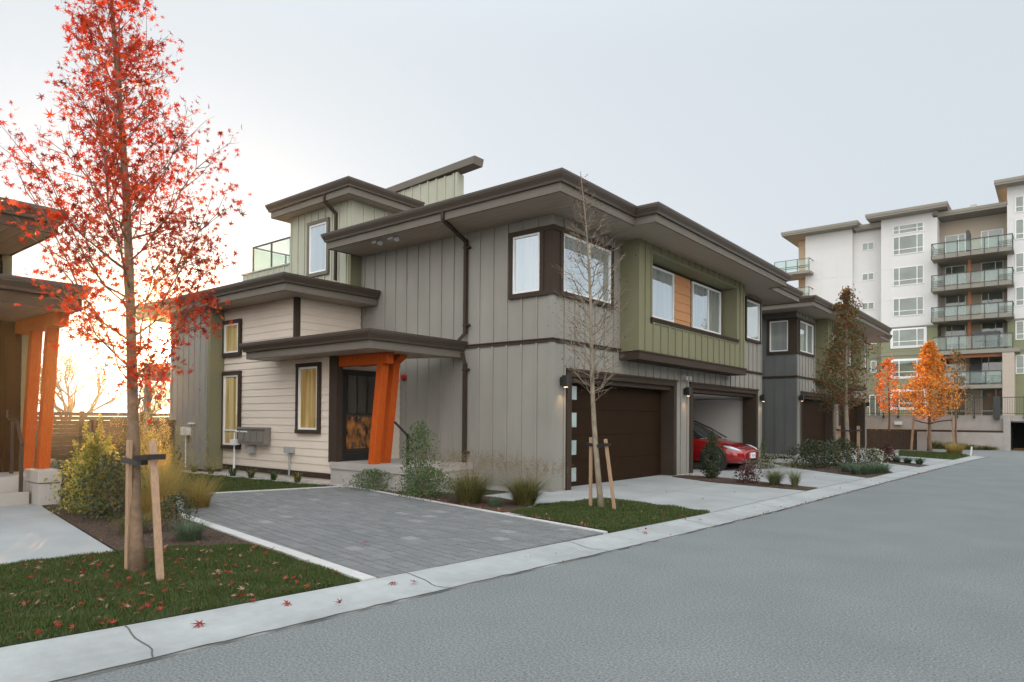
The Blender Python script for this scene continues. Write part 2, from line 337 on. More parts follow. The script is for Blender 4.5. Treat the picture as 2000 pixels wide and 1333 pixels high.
def window(par, plane, c, out, a0, a1, z0, z1, mull=(), hm=(), pane='pane', tw=.10, trim=True, sides='lrtb', vw=.045, tmat='trim', name='window'):
    """a0..a1, z0..z1 = outer trim"""
    t = tw
    i0 = a0+(t if 'l' in sides else 0); i1 = a1-(t if 'r' in sides else 0); j0 = z0+(t if 'b' in sides else 0); j1 = z1-(t if 't' in sides else 0)
    f = MB(); o = lambda d: c+out*d
    bx(f, plane, o(0), o(.045), i0, i0+vw, j0, j1); bx(f, plane, o(0), o(.045), i1-vw, i1, j0, j1)
    bx(f, plane, o(0), o(.045), i0+vw, i1-vw, j0, j0+vw); bx(f, plane, o(0), o(.045), i0+vw, i1-vw, j1-vw, j1)
    for q in mull: bx(f, plane, o(0), o(.042), q-.02, q+.02, j0+vw, j1-vw)
    for q in hm: bx(f, plane, o(0), o(.040), i0+vw, i1-vw, q-.018, q+.018)
    w = f.build(name, M['vinyl'], par)
    p = MB(); bx(p, plane, o(-.02), o(.018), i0+vw, i1-vw, j0+vw, j1-vw); p.build('pane', M[pane], w)
    if trim:
        r = MB(); T = .062
        if 'l' in sides: bx(r, plane, o(0), o(T), a0, i0, j0, j1)
        if 'r' in sides: bx(r, plane, o(0), o(T), i1, a1, j0, j1)
        if 't' in sides: bx(r, plane, o(0), o(T+.008), a0, a1, j1, z1)
        if 'b' in sides: bx(r, plane, o(0), o(T+.012), a0, a1, z0, j0)
        r.build('trim', M[tmat], w)
    return w
def sweep(mb, path, prof, closed=False):
    """path of (x,y), prof list of (out,z) closed polygon; outward = right of travel"""
    n = len(path); P = [Vector((p[0], p[1])) for p in path]; offs = []
    for i in range(n):
        def nrm(a, b): d = (b-a).normalized(); return Vector((d.y, -d.x))
        if closed: n1 = nrm(P[i-1], P[i]); n2 = nrm(P[i], P[(i+1) % n])
        else:
            n1 = nrm(P[max(i-1, 0)], P[max(i-1, 0)+1]); n2 = nrm(P[min(i, n-2)], P[min(i, n-2)+1])
        offs.append((n1+n2)/(1+n1.dot(n2)))
    k = len(prof); vs = []
    for i in range(n):
        for o, z in prof: q = P[i]+offs[i]*o; vs.append((q.x, q.y, z))
    fs = []
    for i in range(n if closed else n-1):
        j = (i+1) % n
        for a in range(k): b = (a+1) % k; fs.append((i*k+a, j*k+a, j*k+b, i*k+b))
    if not closed: fs += [tuple(range(k))[::-1], tuple((n-1)*k+a for a in range(k))]
    mb.add(vs, fs)
def eaves(par, path, z, poly, roofz, soffit=True, fh=.17, name='roof', closed=False, gw=.13, fm='fascia'):
    """roof deck + fascia, gutter, soffit as sub-parts"""
    rb = MB(); rb.prism(poly, z+.03, z+fh+.06); rf = rb.build(name, M['roof'], par)
    f = MB(); sweep(f, path, [(-.02, z-.01), (.025, z-.01), (.025, z+fh), (-.02, z+fh)], closed); f.build('fascia', M[fm], rf)
    g = MB(); a = z+fh-.015
    sweep(g, path, [(.027, a), (.075, a), (.085, a+.045), (gw, a+.13), (gw, a+.15), (gw+.012, a+.155), (gw+.012, a+.205), (.027, a+.205)], closed); g.build('gutter', M['gutter'], rf)
    if soffit:
        s = MB(); s.prism(poly, z, z+.028); s.build('soffit', M['soffit'], rf)
    return rf

def wall_lamp(par, x, y, z, i):
    l = MB(); l.box(x, x+.05, y-.05, y+.05, z-.09, z+.09); l.box(x+.05, x+.17, y-.06, y+.06, z-.12, z+.12); w = l.build('wall_lamp', M['black'], par, bevel=.004)
    e = MB(); e.box(x+.08, x+.14, y-.03, y+.03, z-.126, z-.121); e.build('lens', M['lampglow'], w)
    if i:
        d = bpy.data.lights.new('lamp_light', 'SPOT'); d.energy = 5; d.color = (1, .62, .32); d.spot_size = R(95); d.spot_blend = .8; d.shadow_soft_size = .04
        o = bpy.data.objects.new('lamp_light', d); C.objects.link(o); o.location = Vector((x+.11, y, z-.15))-ORG[par.name]; o.parent = par

def emis(name, col, st):
    mt = bpy.data.materials.new(name); mt.use_nodes = True; b = mt.node_tree.nodes['Principled BSDF']
    b.inputs['Emission Color'].default_value = (*col, 1); b.inputs['Emission Strength'].default_value = st; b.inputs['Base Color'].default_value = (*col, 1); return mt
M['lampglow'] = emis('lamp_glow', (1, .7, .4), 3)
# soffit grooves
def groove(mt, direction):
    t = mt.node_tree; b = t.nodes['Principled BSDF']; tc = N('ShaderNodeTexCoord', t)
    w = N('ShaderNodeTexWave', t); w.bands_direction = direction; w.inputs['Scale'].default_value = 1.6; t.links.new(tc.outputs['Object'], w.inputs['Vector'])
    p = N('ShaderNodeMath', t, operation='POWER'); p.inputs[1].default_value = .15; t.links.new(w.outputs['Fac'], p.inputs[0])
    bp = N('ShaderNodeBump', t); bp.inputs['Strength'].default_value = 1; bp.inputs['Distance'].default_value = .02
    t.links.new(p.outputs[0], bp.inputs['Height']); t.links.new(bp.outputs[0], b.inputs['Normal'])
groove(M['soffit'], 'Y')

def main_house(dy, dz, label, open_garage, near):
    F, S = -8.0, 11.2
    H = thing('townhouse', (F, S, 0), label, 'house', 'grey and green townhouses along the street')
    sid, gr, trm = M['siding'], M['green'], M['trim']
    GH = [(11.69, 16.90, -1, 2.54), (17.78, 23.23, -1, 2.54)]
    # front wall (x plane), battens clear of trim, band and box
    w = MB(); panelwall(w, 'x', F, 1, S+.15, 23.7, .06, 5.70, GH+[(14.0, 20.6, 3.2, 5.6)])
    fh = [(11.2, 13.53, 4.05, 5.47), (13.92, 20.68, 2.9, 5.71), (22.02, 23.69, 4.15, 5.62), (11.2, 23.7, 3.08, 3.165), *[(g[0], g[1], -1, 2.54) for g in GH]]
    battens(w, 'x', F, 1, S, 23.7, .06, 5.70, fh, step=.40, start=S+.42)
    w.box(-20.9, F-.151, 23.55, 23.7, 0, 5.7); w.box(-21.0, -20.85, 11.4, 23.55, 0, 5.0)
    w.build('front_wall', sid, H)
    # side wall (y plane)
    w = MB(); panelwall(w, 'y', S, -1, -14.13, F, .06, 5.70)
    sh = [(-9.12, -8.0, 4.05, 5.47), (-10.4, -8.0, 3.08, 3.165)]
    battens(w, 'y', S, -1, -14.13, F-.06, .10, 5.70, sh, step=.40, start=F-.40-.4*14)
    w.box(F-.09, F+.022, S-.022, S+.09, .06, 3.08); w.box(F-.09, F+.022, S-.022, S+.09, 3.165, 4.05); w.box(F-.09, F+.022, S-.022, S+.09, 5.47, 5.70)
    w.build('side_wall', sid if dy == 0 else M['shadeside'], H)
    for bb in ((F-.12, F-.012, S+.12, 11.69), (F-.12, F-.012, 16.9, 17.78), (F-.12, F-.012, 23.23, 23.68), (-12.5, F-.012, S+.012, S+.12)): fd = MB(); fd.box(*bb, -.05, .06); fd.build('foundation', M['found'], H)
    b = MB(); sweep(b, [(-10.36, S), (F, S), (F, 13.93)], [(-.005, 3.08), (.03, 3.08), (.03, 3.14), (.05, 3.145), (.05, 3.165), (-.005, 3.165)]); b.build('belly_band', trm, H)
    b = MB(); b.box(F, F+.03, 20.69, 23.7, 3.08, 3.14); b.box(F, F+.05, 20.69, 23.7, 3.14, 3.165); b.build('belly_band', trm, H)
    # corner window
    window(H, 'y', S, -1, -9.12, -8.20, 4.05, 5.47, tw=.10, pane='pane')
    window(H, 'x', F, 1, 11.40, 13.53, 4.05, 5.47, mull=(12.53,), tw=.10, pane='pane')
    cp = MB(); cp.box(-8.20, -8.0+.064, S-.064, 11.40, 4.051, 4.15); cp.box(-8.20, -8.0+.064, S-.064, 11.40, 5.37, 5.468); cp.box(-8.20, F+.035, S-.035, 11.40, 4.15, 5.37)
    cp.build('window_corner_post', M['trim'], H)
    # right strip window
    window(H, 'x', F, 1, 22.02, 23.46, 4.14, 5.60, tw=.09, pane='pane')
    # green box bay
    X = -7.52; Y0, Y1, Z0, Z1 = 13.92, 20.68, 3.10, 5.70; OP = (14.58, 20.03, 3.93, 5.48)
    g = MB(); panelwall(g, 'x', X, 1, Y0, Y1, Z0, Z1, [OP], th=.14)
    g.box(F, X-.14, Y0, Y0+.1, Z0, Z1); g.box(F, X-.14, Y1-.1, Y1, Z0, Z1); g.box(F, X-.14, Y0+.1, Y1-.1, Z0, Z0+.1)
    g.box(-7.99, X-.14, OP[0]-.1, OP[0], OP[2], OP[3]); g.box(-7.99, X-.14, OP[1], OP[1]+.1, OP[2], OP[3]); g.box(-7.99, X-.14, OP[0]-.1, OP[1]+.1, OP[3], OP[3]+.1); g.box(-7.99, X-.14, OP[0]-.1, OP[1]+.1, OP[2]-.1, OP[2])
    battens(g, 'x', X, 1, Y0, Y1, Z0, Z1, [(OP[0]-.03, OP[1]+.03, OP[2]-.12, OP[3]+.06)], step=.405, start=Y0+.33)
    for q in (Y0, Y1-.09): g.box(X, X+.022, q, q+.09, Z0, Z1)
    g.box(X, X+.022, OP[0]-.06, OP[1]+.06, OP[3]+.0, OP[3]+.06); g.box(X, X+.022, OP[0]-.06, OP[0], OP[2]-.12, OP[3]); g.box(X, X+.022, OP[1], OP[1]+.06, OP[2]-.12, OP[3]); g.box(X, X+.022, OP[0]-.06, OP[1]+.06, OP[2]-.12, OP[2]-.08)
    g.build('green_bay', gr, H)
    q = MB(); q.box(-7.985, X+.05, OP[0]-.06, OP[1]+.08, OP[2]-.075, OP[2]-.02+.0); q.box(X+.002, X+.07, OP[0]-.08, OP[1]+.1, OP[2]-.03, OP[2]+.012); q.build('bay_sill', trm, H)
    q = MB(); q.box(F+.001, X+.055, Y0-.05, Y1+.05, 2.90, 3.075); q.box(X-.1, X+.075, Y0-.07, Y1+.07, 3.075, 3.11); q.build('bay_base_trim', trm, H)
    q = MB(); q.box(-8.05, -7.985, OP[0], OP[1], OP[2], OP[3]); q.build('bay_back_wall', trm, H)
    q = MB(); lap(q, 'x', -7.985, 1, 16.77, 17.76, OP[2]+.05, OP[3]-.06, step=.24); q.build('timber_panel', M['panel'], H)
    window(H, 'x', -7.985, 1, 14.72, 16.68, 4.10, 5.40, mull=(15.4,), trim=False, tw=0, pane='pane')
    window(H, 'x', -7.985, 1, 17.86, 19.90, 4.10, 5.40, mull=(18.98,), trim=False, tw=0, pane='pane')
    # garages
    for k, (a0, a1, _, zt) in enumerate(GH):
        t = MB(); D = -8.42
        t.box(D, F+.04, a0, a0+.17, 0.0, zt-.13); t.box(D, F+.04, a1-.17, a1, 0.0, zt-.13); t.box(D, F+.04, a0, a1, zt-.13, zt); t.box(D, F-.05, a0+.17, a1-.17, zt-.24, zt-.13); t.box(F, F+.07, a0-.03, a1+.03, zt-.015, zt+.035)
        t.build('garage_frame', trm, H)
        if k == 1 and open_garage:
            r = MB(); r.box(-14.3, F-.16, 23.28, 23.40, 0, 2.75); r.box(-14.3, F-.16, 17.2, 17.32, 0, 2.75); r.box(-14.42, -14.3, 17.2, 23.4, 0, 2.75); r.box(-14.3, F-.16, 17.32, 23.28, 2.62, 2.75)
            r.build('garage_interior', M['drywall'], H)
            tr = MB(); tr.tube([(-8.36, 23.18, .05), (-8.36, 23.18, 1.85), (-8.40, 23.18, 2.02), (-8.50, 23.18, 2.14), (-8.7, 23.18, 2.2), (-11.0, 23.18, 2.22)], .025, 6); tr.build('door_track', M['vinyl'], H)
            dd = MB(); dd.box(-11.2, -8.62, 17.98, 23.05, 2.27, 2.31); dd.build('garage_door', M['vinyl'], H)
        else:
            d = MB(); zz = .02; n = 4; hh = (zt-.24-.02)/n
            for i in range(n): d.box(-8.38, -8.34, a0+.17, a1-.17, zz+i*hh, zz+(i+1)*hh-.006)
            d.box(-8.385, -8.38, a0+.17, a1-.17, .02, zt-.24)
            dr = d.build('garage_door', M['door'], H)
            for (p0, p1) in ((1.94, 2.24), (1.33, 1.65), (.72, 1.04), (.13, .43)):
                l = MB(); l.box(-8.338, -8.325, a0+.42+.19, a0+.90, p0, p1); l.build('door_lite', M['frost'], dr)
    for i, y in enumerate((11.50, 17.42, 23.50)): wall_lamp(H, F+.02, y, 2.29, near)
    fl = MB(); fl.box(F, F+.04, 17.28, 17.44, 2.66, 2.78)
    for y in (17.26, 17.50): fl.box(F+.03, F+.17, y-.07, y+.07, 2.60, 2.70)
    fl.build('floodlight', M['boxgrey'], H)
    # main roof
    path = [(-14.1, 12.6), (-14.1, 10.15), (-7.1, 10.15), (-7.1, 12.95), (-6.6, 12.95), (-6.6, 21.7), (-7.1, 21.7), (-7.1, 24.8), (-14.1, 24.8)]
    eaves(H, path, 5.70, path, 6.0)
    if True:
        q = MB(); q.prism([(-21.0, 12.41), (-14.12, 12.62), (-14.12, 24.7), (-21.0, 24.7)], 5.0, 5.9); q.build('rear_roof', M['roof'], H)
    for x in (-12.54, -11.96): sl = MB(); sl.box(x-.10, x+.06, 10.30, 10.50, 5.63, 5.699); sl.tube([(x+.05, 10.4, 5.66), (x+.16, 10.36, 5.62)], [.05, .06], 8); sl.build('soffit_light', M['boxgrey'], H)
    # siding wing
    YB = 9.28; XE = -14.13
    w = MB(); w.box(-17.6, -12.66, YB, YB+.12, -.05, 2.90); w.box(-17.6, XE, YB, YB+.12, 2.90, 4.40)
    lap(w, 'y', YB, -1, -17.6, -12.70, .25, 2.88); lap(w, 'y', YB, -1, -17.6, XE-.05, 2.88+.04, 4.38)
    w.box(XE-.12, XE, YB+.12, S-.02, 2.9, 4.40); lap(w, 'x', XE, 1, YB+.08, S-.02, 2.92, 4.38)
    w.box(-12.72, -12.6, YB+.12, S, .12, 2.90); lap(w, 'x', -12.6, 1, YB+.10, S-.01, .50, 2.88)
    w.build('lap_siding_wall', M['lap'], H)
    q = MB(); q.box(-12.74, -12.46, YB-.06, YB+.11, .50, 2.88); q.build('corner_board', trm, H)
    q = MB(); q.box(XE-.09, XE+.03, YB-.03, YB+.09, 2.95, 4.38); q.build('corner_board', trm, H)
    q = MB(); q.box(-17.6, -12.70, YB-.035, YB+.02, .12, .15); q.box(-17.6, -12.70, YB-.028, YB+.02, .15, .235)
    q.build('base_trim', trm, H)
    q = MB(); q.box(-17.60, -17.48, 8.87, YB-.03, .1, 4.38); q.box(-17.48, -17.45, 8.87, YB-.03, .1, 4.38); q.build('olive_return_wall', M['green'], H)
    q = MB(); q.box(XE-.12, XE+.005, 10.845, S-.02, 4.41, 5.70); q.build('olive_return_wall', M['green'], H)
    q = MB(); q.box(-19.64, -17.6, 8.87, 9.0, .1, 4.38); battens(q, 'y', 8.87, -1, -19.64, -17.6, .1, 4.38, step=.32, start=-19.60); q.box(-19.76, -19.64, 8.87, 11.5, .1, 4.38); battens(q, 'x', -19.6, 1, 20, 20.1, 0, .1)
    q.build('rear_batten_wall', M['siding'], H)
    window(H, 'y', YB-.02, -1, -14.02, -13.08, 1.13, 2.77, tw=.09, pane='warmpane' if near else 'pane')
    window(H, 'y', YB-.02, -1, -17.50, -16.54, .66, 2.71, tw=.10, pane='warmpane' if near else 'pane', hm=(1.15,))
    window(H, 'y', YB-.02, -1, -17.50, -16.55, 3.10, 4.07, tw=.10, pane='warmpane' if near else 'pane')
    wp = [(-21.2, 14), (-21.2, 8.55), (-13.47, 8.55), (-13.47, 11.17)]
    eaves(H, wp, 4.37, wp, 4.6, name='wing_roof')
    # patio deck at rear left
    q = MB(); q.box(-21.45, -19.78, 8.87, 9.02, 2.58, 3.05); q.box(-21.45, -21.30, 9.02, 11, 2.58, 3.05); q.box(-21.30, -19.78, 9.02, 11, 2.9, 3.0); q.box(-21.45, -21.29, 8.872, 9.018, .05, 2.58); q.build('patio_deck', M['fascia'], H)
    # porch
    pp = [(-14.95, YB-.03), (-14.95, 8.51), (-10.46, 8.51), (-10.46, S-.03)]
    eaves(H, pp, 2.88, pp, 3.0, name='porch_roof')
    q = MB(); q.box(-12.66, -10.14, 9.20, S-.02, .37, .52); q.box(-12.66, -10.17, 9.23, S-.02, -.05, .37); q.box(-10.14, -9.78, 9.5, S-.02, -.05, .26); q.build('porch_deck', M['wallconc'], H)
    for k, (y, x0, x1) in enumerate(((9.36, -11.33, -11.04), (9.82, -11.52, -11.21))):
        q = MB(); q.bar((x0+.0, y, .52), (x1, y, 2.88), .185, .185); q.build('porch_column', M['cedar'], H, bevel=.012)
    q = MB(); q.box(-12.46, -10.82, 9.26, 9.44, 2.64, 2.875); q.build('porch_beam', M['cedar'], H, bevel=.012)
    q = MB(); q.add([(-12.46, 9.72, 2.68), (-11.20, 9.72, 2.68), (-10.95, 9.72, 2.82), (-10.95, 9.72, 2.875), (-12.46, 9.72, 2.875), (-12.46, 9.94, 2.68), (-11.20, 9.94, 2.68), (-10.95, 9.94, 2.82), (-10.95, 9.94, 2.875), (-12.46, 9.94, 2.875)],
                    [(0, 1, 2, 3, 4), (9, 8, 7, 6, 5), (0, 5, 6, 1), (1, 6, 7, 2), (2, 7, 8, 3), (3, 8, 9, 4), (4, 9, 5, 0)]); q.build('porch_beam', M['cedar'], H)
    # entry door
    X = -12.578
    q = MB(); q.box(X, X+.03, 9.44, 10.56, .52, .60); q.box(X, X+.03, 9.44, 10.56, 2.50, 2.60); q.box(X, X+.035, 9.44, 9.53, .60, 2.5); q.box(X, X+.035, 10.47, 10.56, .60, 2.5); q.box(X+.02, X+.03, 9.53, 10.47, .60, 2.5)
    dr = q.build('entry_door', M['black'], H)
    q = MB(); q.box(X+.03, X+.04, 9.56, 10.44, 1.60, 2.47); q.build('pane', M['doorpane'], dr)
    q = MB(); q.box(X+.03, X+.04, 9.56, 10.44, .80, 1.53); q.build('pane', M['doorlow'], dr)
    q = MB(); q.box(X+.03, X+.05, 9.55, 10.45, 1.53, 1.58); q.box(X+.03, X+.045, 9.55, 10.45, .74, .76); q.box(X+.03, X+.045, 9.55, 10.45, .68, .695); q.tube([(X+.08, 10.40, 1.55), (X+.08, 10.40, 1.68)], .012); q.build('handle_bar', M['gutter'], dr)
    q = MB(); q.bar((-10.56, 9.62, .52), (-10.56, 9.62, 1.18), .045); q.bar((-10.98, 9.62, 1.42), (-10.40, 9.62, 1.02), .045, .03); q.build('handrail', M['black'], H)
    q = MB(); q.tube([(-12.42, 11.18, 2.50), (-12.42, 11.10, 2.50)], [.09, .06], 12); q.build('alarm_bell', M['red'], H, smooth=False)
    # downspouts
    q = MB(); q.bar((-10.07, 10.10, 5.92), (-10.07, 10.10, 5.70), .07); q.bar((-10.07, 10.10, 5.70), (-10.36, 11.12, 5.50), .07); q.bar((-10.36, 11.13, 5.53), (-10.36, 11.13, 3.42), .075)
    q.bar((-10.36, 11.13, 3.42), (-10.46, 11.02, 3.25), .075); q.bar((-10.42, 11.10, 2.98), (-10.36, 11.13, 2.72), .075); q.bar((-10.36, 11.13, 2.74), (-10.36, 11.13, .25), .075)
    for z in (5.35, 3.6, 2.6, .75): q.box(-10.42, -10.25, 11.09, 11.19, z-.015, z+.015); q.tube([(-10.25, 11.1, z), (-10.22, 11.1, z)], .03, 6)
    q.build('downspout', M['trim'], H)
    # tower
    T0, T1, TY = -16.85, XE, 10.85
    w = MB(); w.box(T0, T1, TY, 12.42, 4.9, 7.12)
    battens(w, 'y', TY, -1, T0, T1, 4.9, 7.12, [(-15.99, -15.01, 5.30, 6.83)], step=.31, start=T0+.05)
    battens(w, 'x', T1, 1, TY, 12.42, 6.0, 7.12, step=.36, start=TY+.05)
    w.build('tower_wall', M['sage'], H)
    window(H, 'y', TY, -1, -15.98, -15.02, 5.32, 6.82, tw=.09, pane='pane', tmat='fascia')
    tp = [(-17.22, 10.49), (-13.75, 10.49), (-13.75, 12.8), (-17.22, 12.8)]
    eaves(H, tp, 7.12, tp, 7.3, name='tower_roof', closed=True)
    q = MB(); q.bar((-14.72, 10.45, 7.40), (-14.72, 10.45, 7.10), .07); q.bar((-14.72, 10.45, 7.10), (-14.70, 10.82, 6.84), .07); q.bar((-14.70, 10.80, 6.85), (-14.70, 10.80, 5.1), .07); q.build('downspout', M['trim'], H)
    # deck rail + parapet
    q = MB(); q.box(-19.4, T0, TY, TY+.1, 4.7, 5.83); battens(q, 'y', TY, -1, -19.4, T0, 5.55, 5.83, step=.28, d=.02); q.box(-19.45, T0, TY-.04, TY+.14, 5.83, 5.87); q.build('parapet', M['sage'], H)
    q = MB(); rw = TY+.05
    for x in (-18.9, -17.9, -16.92): q.bar((x, rw, 5.87), (x, rw, 6.62), .04)
    q.bar((-18.92, rw, 6.62), (-16.88, rw, 6.62), .04); q.bar((-18.9, rw, 6.62), (-18.9, 13.2, 6.62), .04)
    for y in (12.0, 13.2): q.bar((-18.9, y, 5.8), (-18.9, y, 6.62), .04)
    rl = q.build('deck_railing', M['iron'], H)
    q = MB(); q.box(-18.88, -16.94, rw-.004, rw+.004, 5.92, 6.58); q.box(-18.904, -18.896, rw+.02, 13.18, 5.92, 6.58); q.build('glass_panel', M['railglass'], rl)
    # rooftop stair house
    w = MB(); w.box(-16.2, -12.90, 13.5, 13.75, 5.9, 8.30); battens(w, 'y', 13.5, -1, -16.2, -12.9, 5.9, 8.32, step=.34, start=-16.1); w.box(-12.96, -12.88, 13.47, 13.55, 5.9, 8.32); w.build('stair_house_wall', M['sage'], H)
    q = MB()
    a = [(-16.3, 13.42, 8.24), (-12.25, 13.42, 8.40), (-12.25, 13.80, 8.40), (-16.3, 13.80, 8.22)]; b_ = [(-16.3, 13.42, 8.44), (-12.20, 13.42, 8.60), (-12.20, 13.80, 8.60), (-16.3, 13.80, 8.40)]
    q.add(a+b_, [(3, 2, 1, 0), (4, 5, 6, 7), (0, 1, 5, 4), (1, 2, 6, 5), (2, 3, 7, 6), (3, 0, 4, 7)]); q.build('stair_house_roof', M['fascia'], H)
    # utilities
    if near:
        q = MB(); q.box(-16.38, -15.14, 9.08, 9.25, .82, 1.20); q.box(-16.40, -15.12, 9.04, 9.25, 1.20, 1.25)
        for i in range(4): q.box(-16.3+i*.3, -16.08+i*.3, 9.06, 9.09, .88, 1.14)
        q.build('meter_cabinet', M['boxgrey2'], H)
        q = MB(); q.tube([(-16.62, 9.12, .15), (-16.62, 9.12, 1.10), (-16.5, 9.10, 1.13), (-15.9, 9.05, 1.13)], .02, 8); q.tube([(-16.62, 9.12, .15), (-16.62, 9.12, .42)], .03, 8); q.box(-16.72, -16.50, 9.05, 9.2, .78, .92); q.build('gas_pipe', M['vinyl'], H)
        q = MB(); q.box(-16.10, -15.80, 9.15, 9.25, .60, .77); q.build('outlet_box', M['boxgrey'], H)
        q = MB(); q.box(-14.38, -14.10, 9.13, 9.25, .66, .80); q.tube([(-14.24, 9.2, .12), (-14.24, 9.2, .66)], .022, 8); q.build('conduit_box', M['boxgrey'], H)
        q = MB(); q.box(-18.72, -18.42, 8.70, 8.86, 1.0, 1.22); q.tube([(-18.6, 8.8, .12), (-18.6, 8.8, 1.0)], .018, 8); q.build('service_box', M['vinyl'], H)
        q = MB(); q.box(-18.5, -18.2, 8.80, 8.86, 1.30, 1.34); q.build('vent_hood', M['vinyl'], H)
    H.location = (F, S+dy, dz)
    return H
def across(y, label):
    H = main_house(0, 0, label, False, False); H.location = (9.6, y, 0); H.rotation_euler.z = math.pi; return H
M['boxgrey2'] = mat('meter_metal', (.20, .18, .16), .4, noise=.15, nscale=6)
main_house(0, 0, 'grey and green townhouse with the open garage and red car', True, True)
main_house(16.5, .13, 'farther grey and green townhouse with both garage doors shut, behind the young leafy street trees', False, False)
across(15.0, 'townhouse across the street opposite the near one, glimpsed only as a reflection in its windows')
across(31.5, 'second townhouse across the street, glimpsed only as a reflection in the farther windows')

# ------------------------------------------------------------ left neighbour house (only its porch end is in view)
def left_house():
    H = thing('townhouse', (-14.8, 2.0, 0), 'neighbouring townhouse at the left edge with leaning orange porch columns and concrete step', 'house')
    w = MB(); w.box(-22, -14.8, -6, 4.08, 0, 3.45); w.box(-22, -14.8, -6, 3.78, 3.45, 4.5); lap(w, 'x', -14.8, 1, 3.88, 3.97, .5, 3.2); lap(w, 'x', -14.8, 1, 2.0, 3.66, 3.75, 4.35); lap(w, 'x', -14.8, 1, 0.0, 2.95, .5, 3.2)
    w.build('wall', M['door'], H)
    q = MB(); q.box(-14.8, -14.77, 3.97, 4.10, .48, 3.2); q.box(-14.8, -14.76, 3.66, 3.80, 3.7, 4.4); q.build('corner_board', M['green'], H)
    q = MB(); q.box(-14.8, -14.74, 3.02, 3.88, .48, 2.9)
    for i in range(5): q.box(-14.74, -14.72, 3.06+i*.165, 3.08+i*.165, .5, 2.88)
    d = q.build('entry_door', M['door'], H)
    q = MB(); q.tube([(-14.69, 3.75, 1.45), (-14.69, 3.75, 1.6)], .015); q.build('handle', M['iron'], d)
    p = [(-20, 4.08), (-12.3, 4.08), (-12.3, -6), (-20, -6)]
    path = [(-12.3, -6), (-12.3, 4.08), (-21, 4.08)]
    eaves(H, path, 3.21, p, 3.3, name='porch_roof', fh=.20, fm='trim')
    p = [(-20, 3.76), (-12.4, 3.76), (-12.4, -6), (-20, -6)]
    eaves(H, [(-12.4, -6), (-12.4, 3.76), (-21, 3.76)], 4.40, p, 4.5, name='upper_roof', fh=.17, fm='trim')
    for x in (-13.48, -14.30):
        q = MB(); q.bar((x, 3.95, .56), (x+.40, 3.95, 3.2), .17, .17); q.build('porch_column', M['cedar'], H, bevel=.012)
    q = MB(); q.box(-14.7, -12.7, 3.84, 4.06, 2.98, 3.20); q.build('porch_beam', M['cedar'], H)
    q = MB(); q.box(-13.60, -12.90, 3.72, 4.06, .40, .60); q.box(-13.58, -12.92, 3.74, 4.05, -.05, .385); q.build('concrete_pier', M['wallconc'], H, bevel=.006)
    q = MB(); q.box(-14.75, -13.62, -4, 4.05, -.05, .48); q.box(-13.62, -13.25, -4, 3.70, -.05, .24); q.build('porch_deck', M['wallconc'], H, bevel=.006)
    q = MB(); q.bar((-13.32, 3.60, .0), (-13.32, 3.60, 1.08), .05); q.bar((-14.3, 3.72, .48), (-14.3, 3.72, 1.42), .05)
    q.bar((-14.42, 3.72, 1.42), (-13.9, 3.68, 1.42), .05, .03); q.bar((-13.9, 3.68, 1.42), (-13.2, 3.58, 1.02), .05, .03); q.build('handrail', M['black'], H)
left_house()

# ------------------------------------------------------------ ground
CB = [(-5.45, -6), (-5.30, -1), (-5.20, 1.31), (-5.06, 2.18), (-4.85, 3.96), (-4.51, 7.67), (-4.30, 10.19), (-4.07, 15.9), (-3.52, 25), (-3.15, 31.5), (-2.93, 34.8), (-2.9, 36.2)]
RE = [(-4.62, -6), (-4.50, -1), (-4.37, 1.40), (-4.33, 1.95), (-4.14, 4.42), (-3.85, 7.82), (-3.62, 11.48), (-3.42, 15.9), (-2.99, 25), (-2.66, 31.5), (-2.43, 34.8), (-2.3, 36.2)]
def lerp_line(Lp, y):
    for i in range(len(Lp)-1):
        if Lp[i][1] <= y <= Lp[i+1][1]:
            t = (y-Lp[i][1])/(Lp[i+1][1]-Lp[i][1]); return Lp[i][0]+t*(Lp[i+1][0]-Lp[i][0])
    return Lp[-1][0] if y > Lp[-1][1] else Lp[0][0]
q = MB(); q.poly([(-150, -150), (150, -150), (150, 150), (-150, 150)], -.06); struct(q.build('ground', M['turf']))
q = MB(); q.poly(RE+[(-9, 36.4), (-60, 40), (-60, 45.4), (60, 45.4), (60, -6)], 0.0); struct(q.build('road', M['road']))
q = MB(); ys = np.arange(-6, 36.3, .35)
prof = [(0, -.05), (0, .034), (.12, .034), (.3, .022), (.62, .004), (.85, .008), (1, .014), (1, -.05)]
vs = []; rng = random.Random(3)
for y in ys:
    xb, xe = lerp_line(CB, y), lerp_line(RE, y)
    for t, z in prof: vs.append((xb+(xe-xb)*t+(rng.uniform(-.006, .006) if t == 1 else 0), y, z))
k = len(prof); fs = []
for i in range(len(ys)-1):
    for a in range(k-1): fs.append((i*k+a, i*k+a+1, (i+1)*k+a+1, (i+1)*k+a))
q.add(vs, fs); struct(q.build('curb', M['curb']))
q = MB(); q.poly([(-8.6, 8.2), (-4.6, 8.2)]+[(x-.01, y) for x, y in CB[6:]]+[(-6.5, 36.2), (-9, 40.5), (-8.6, 30)], .022); struct(q.build('driveway', M['conc']))
q = MB(); q.prism([(-7.90, -6), (-7.93, 1.0), (-8.12, 2.3), (-7.96, 3.02), (-12.9, 3.76), (-14, 3.76), (-14, -6)], -.05, .034); struct(q.build('walkway', M['conc']))
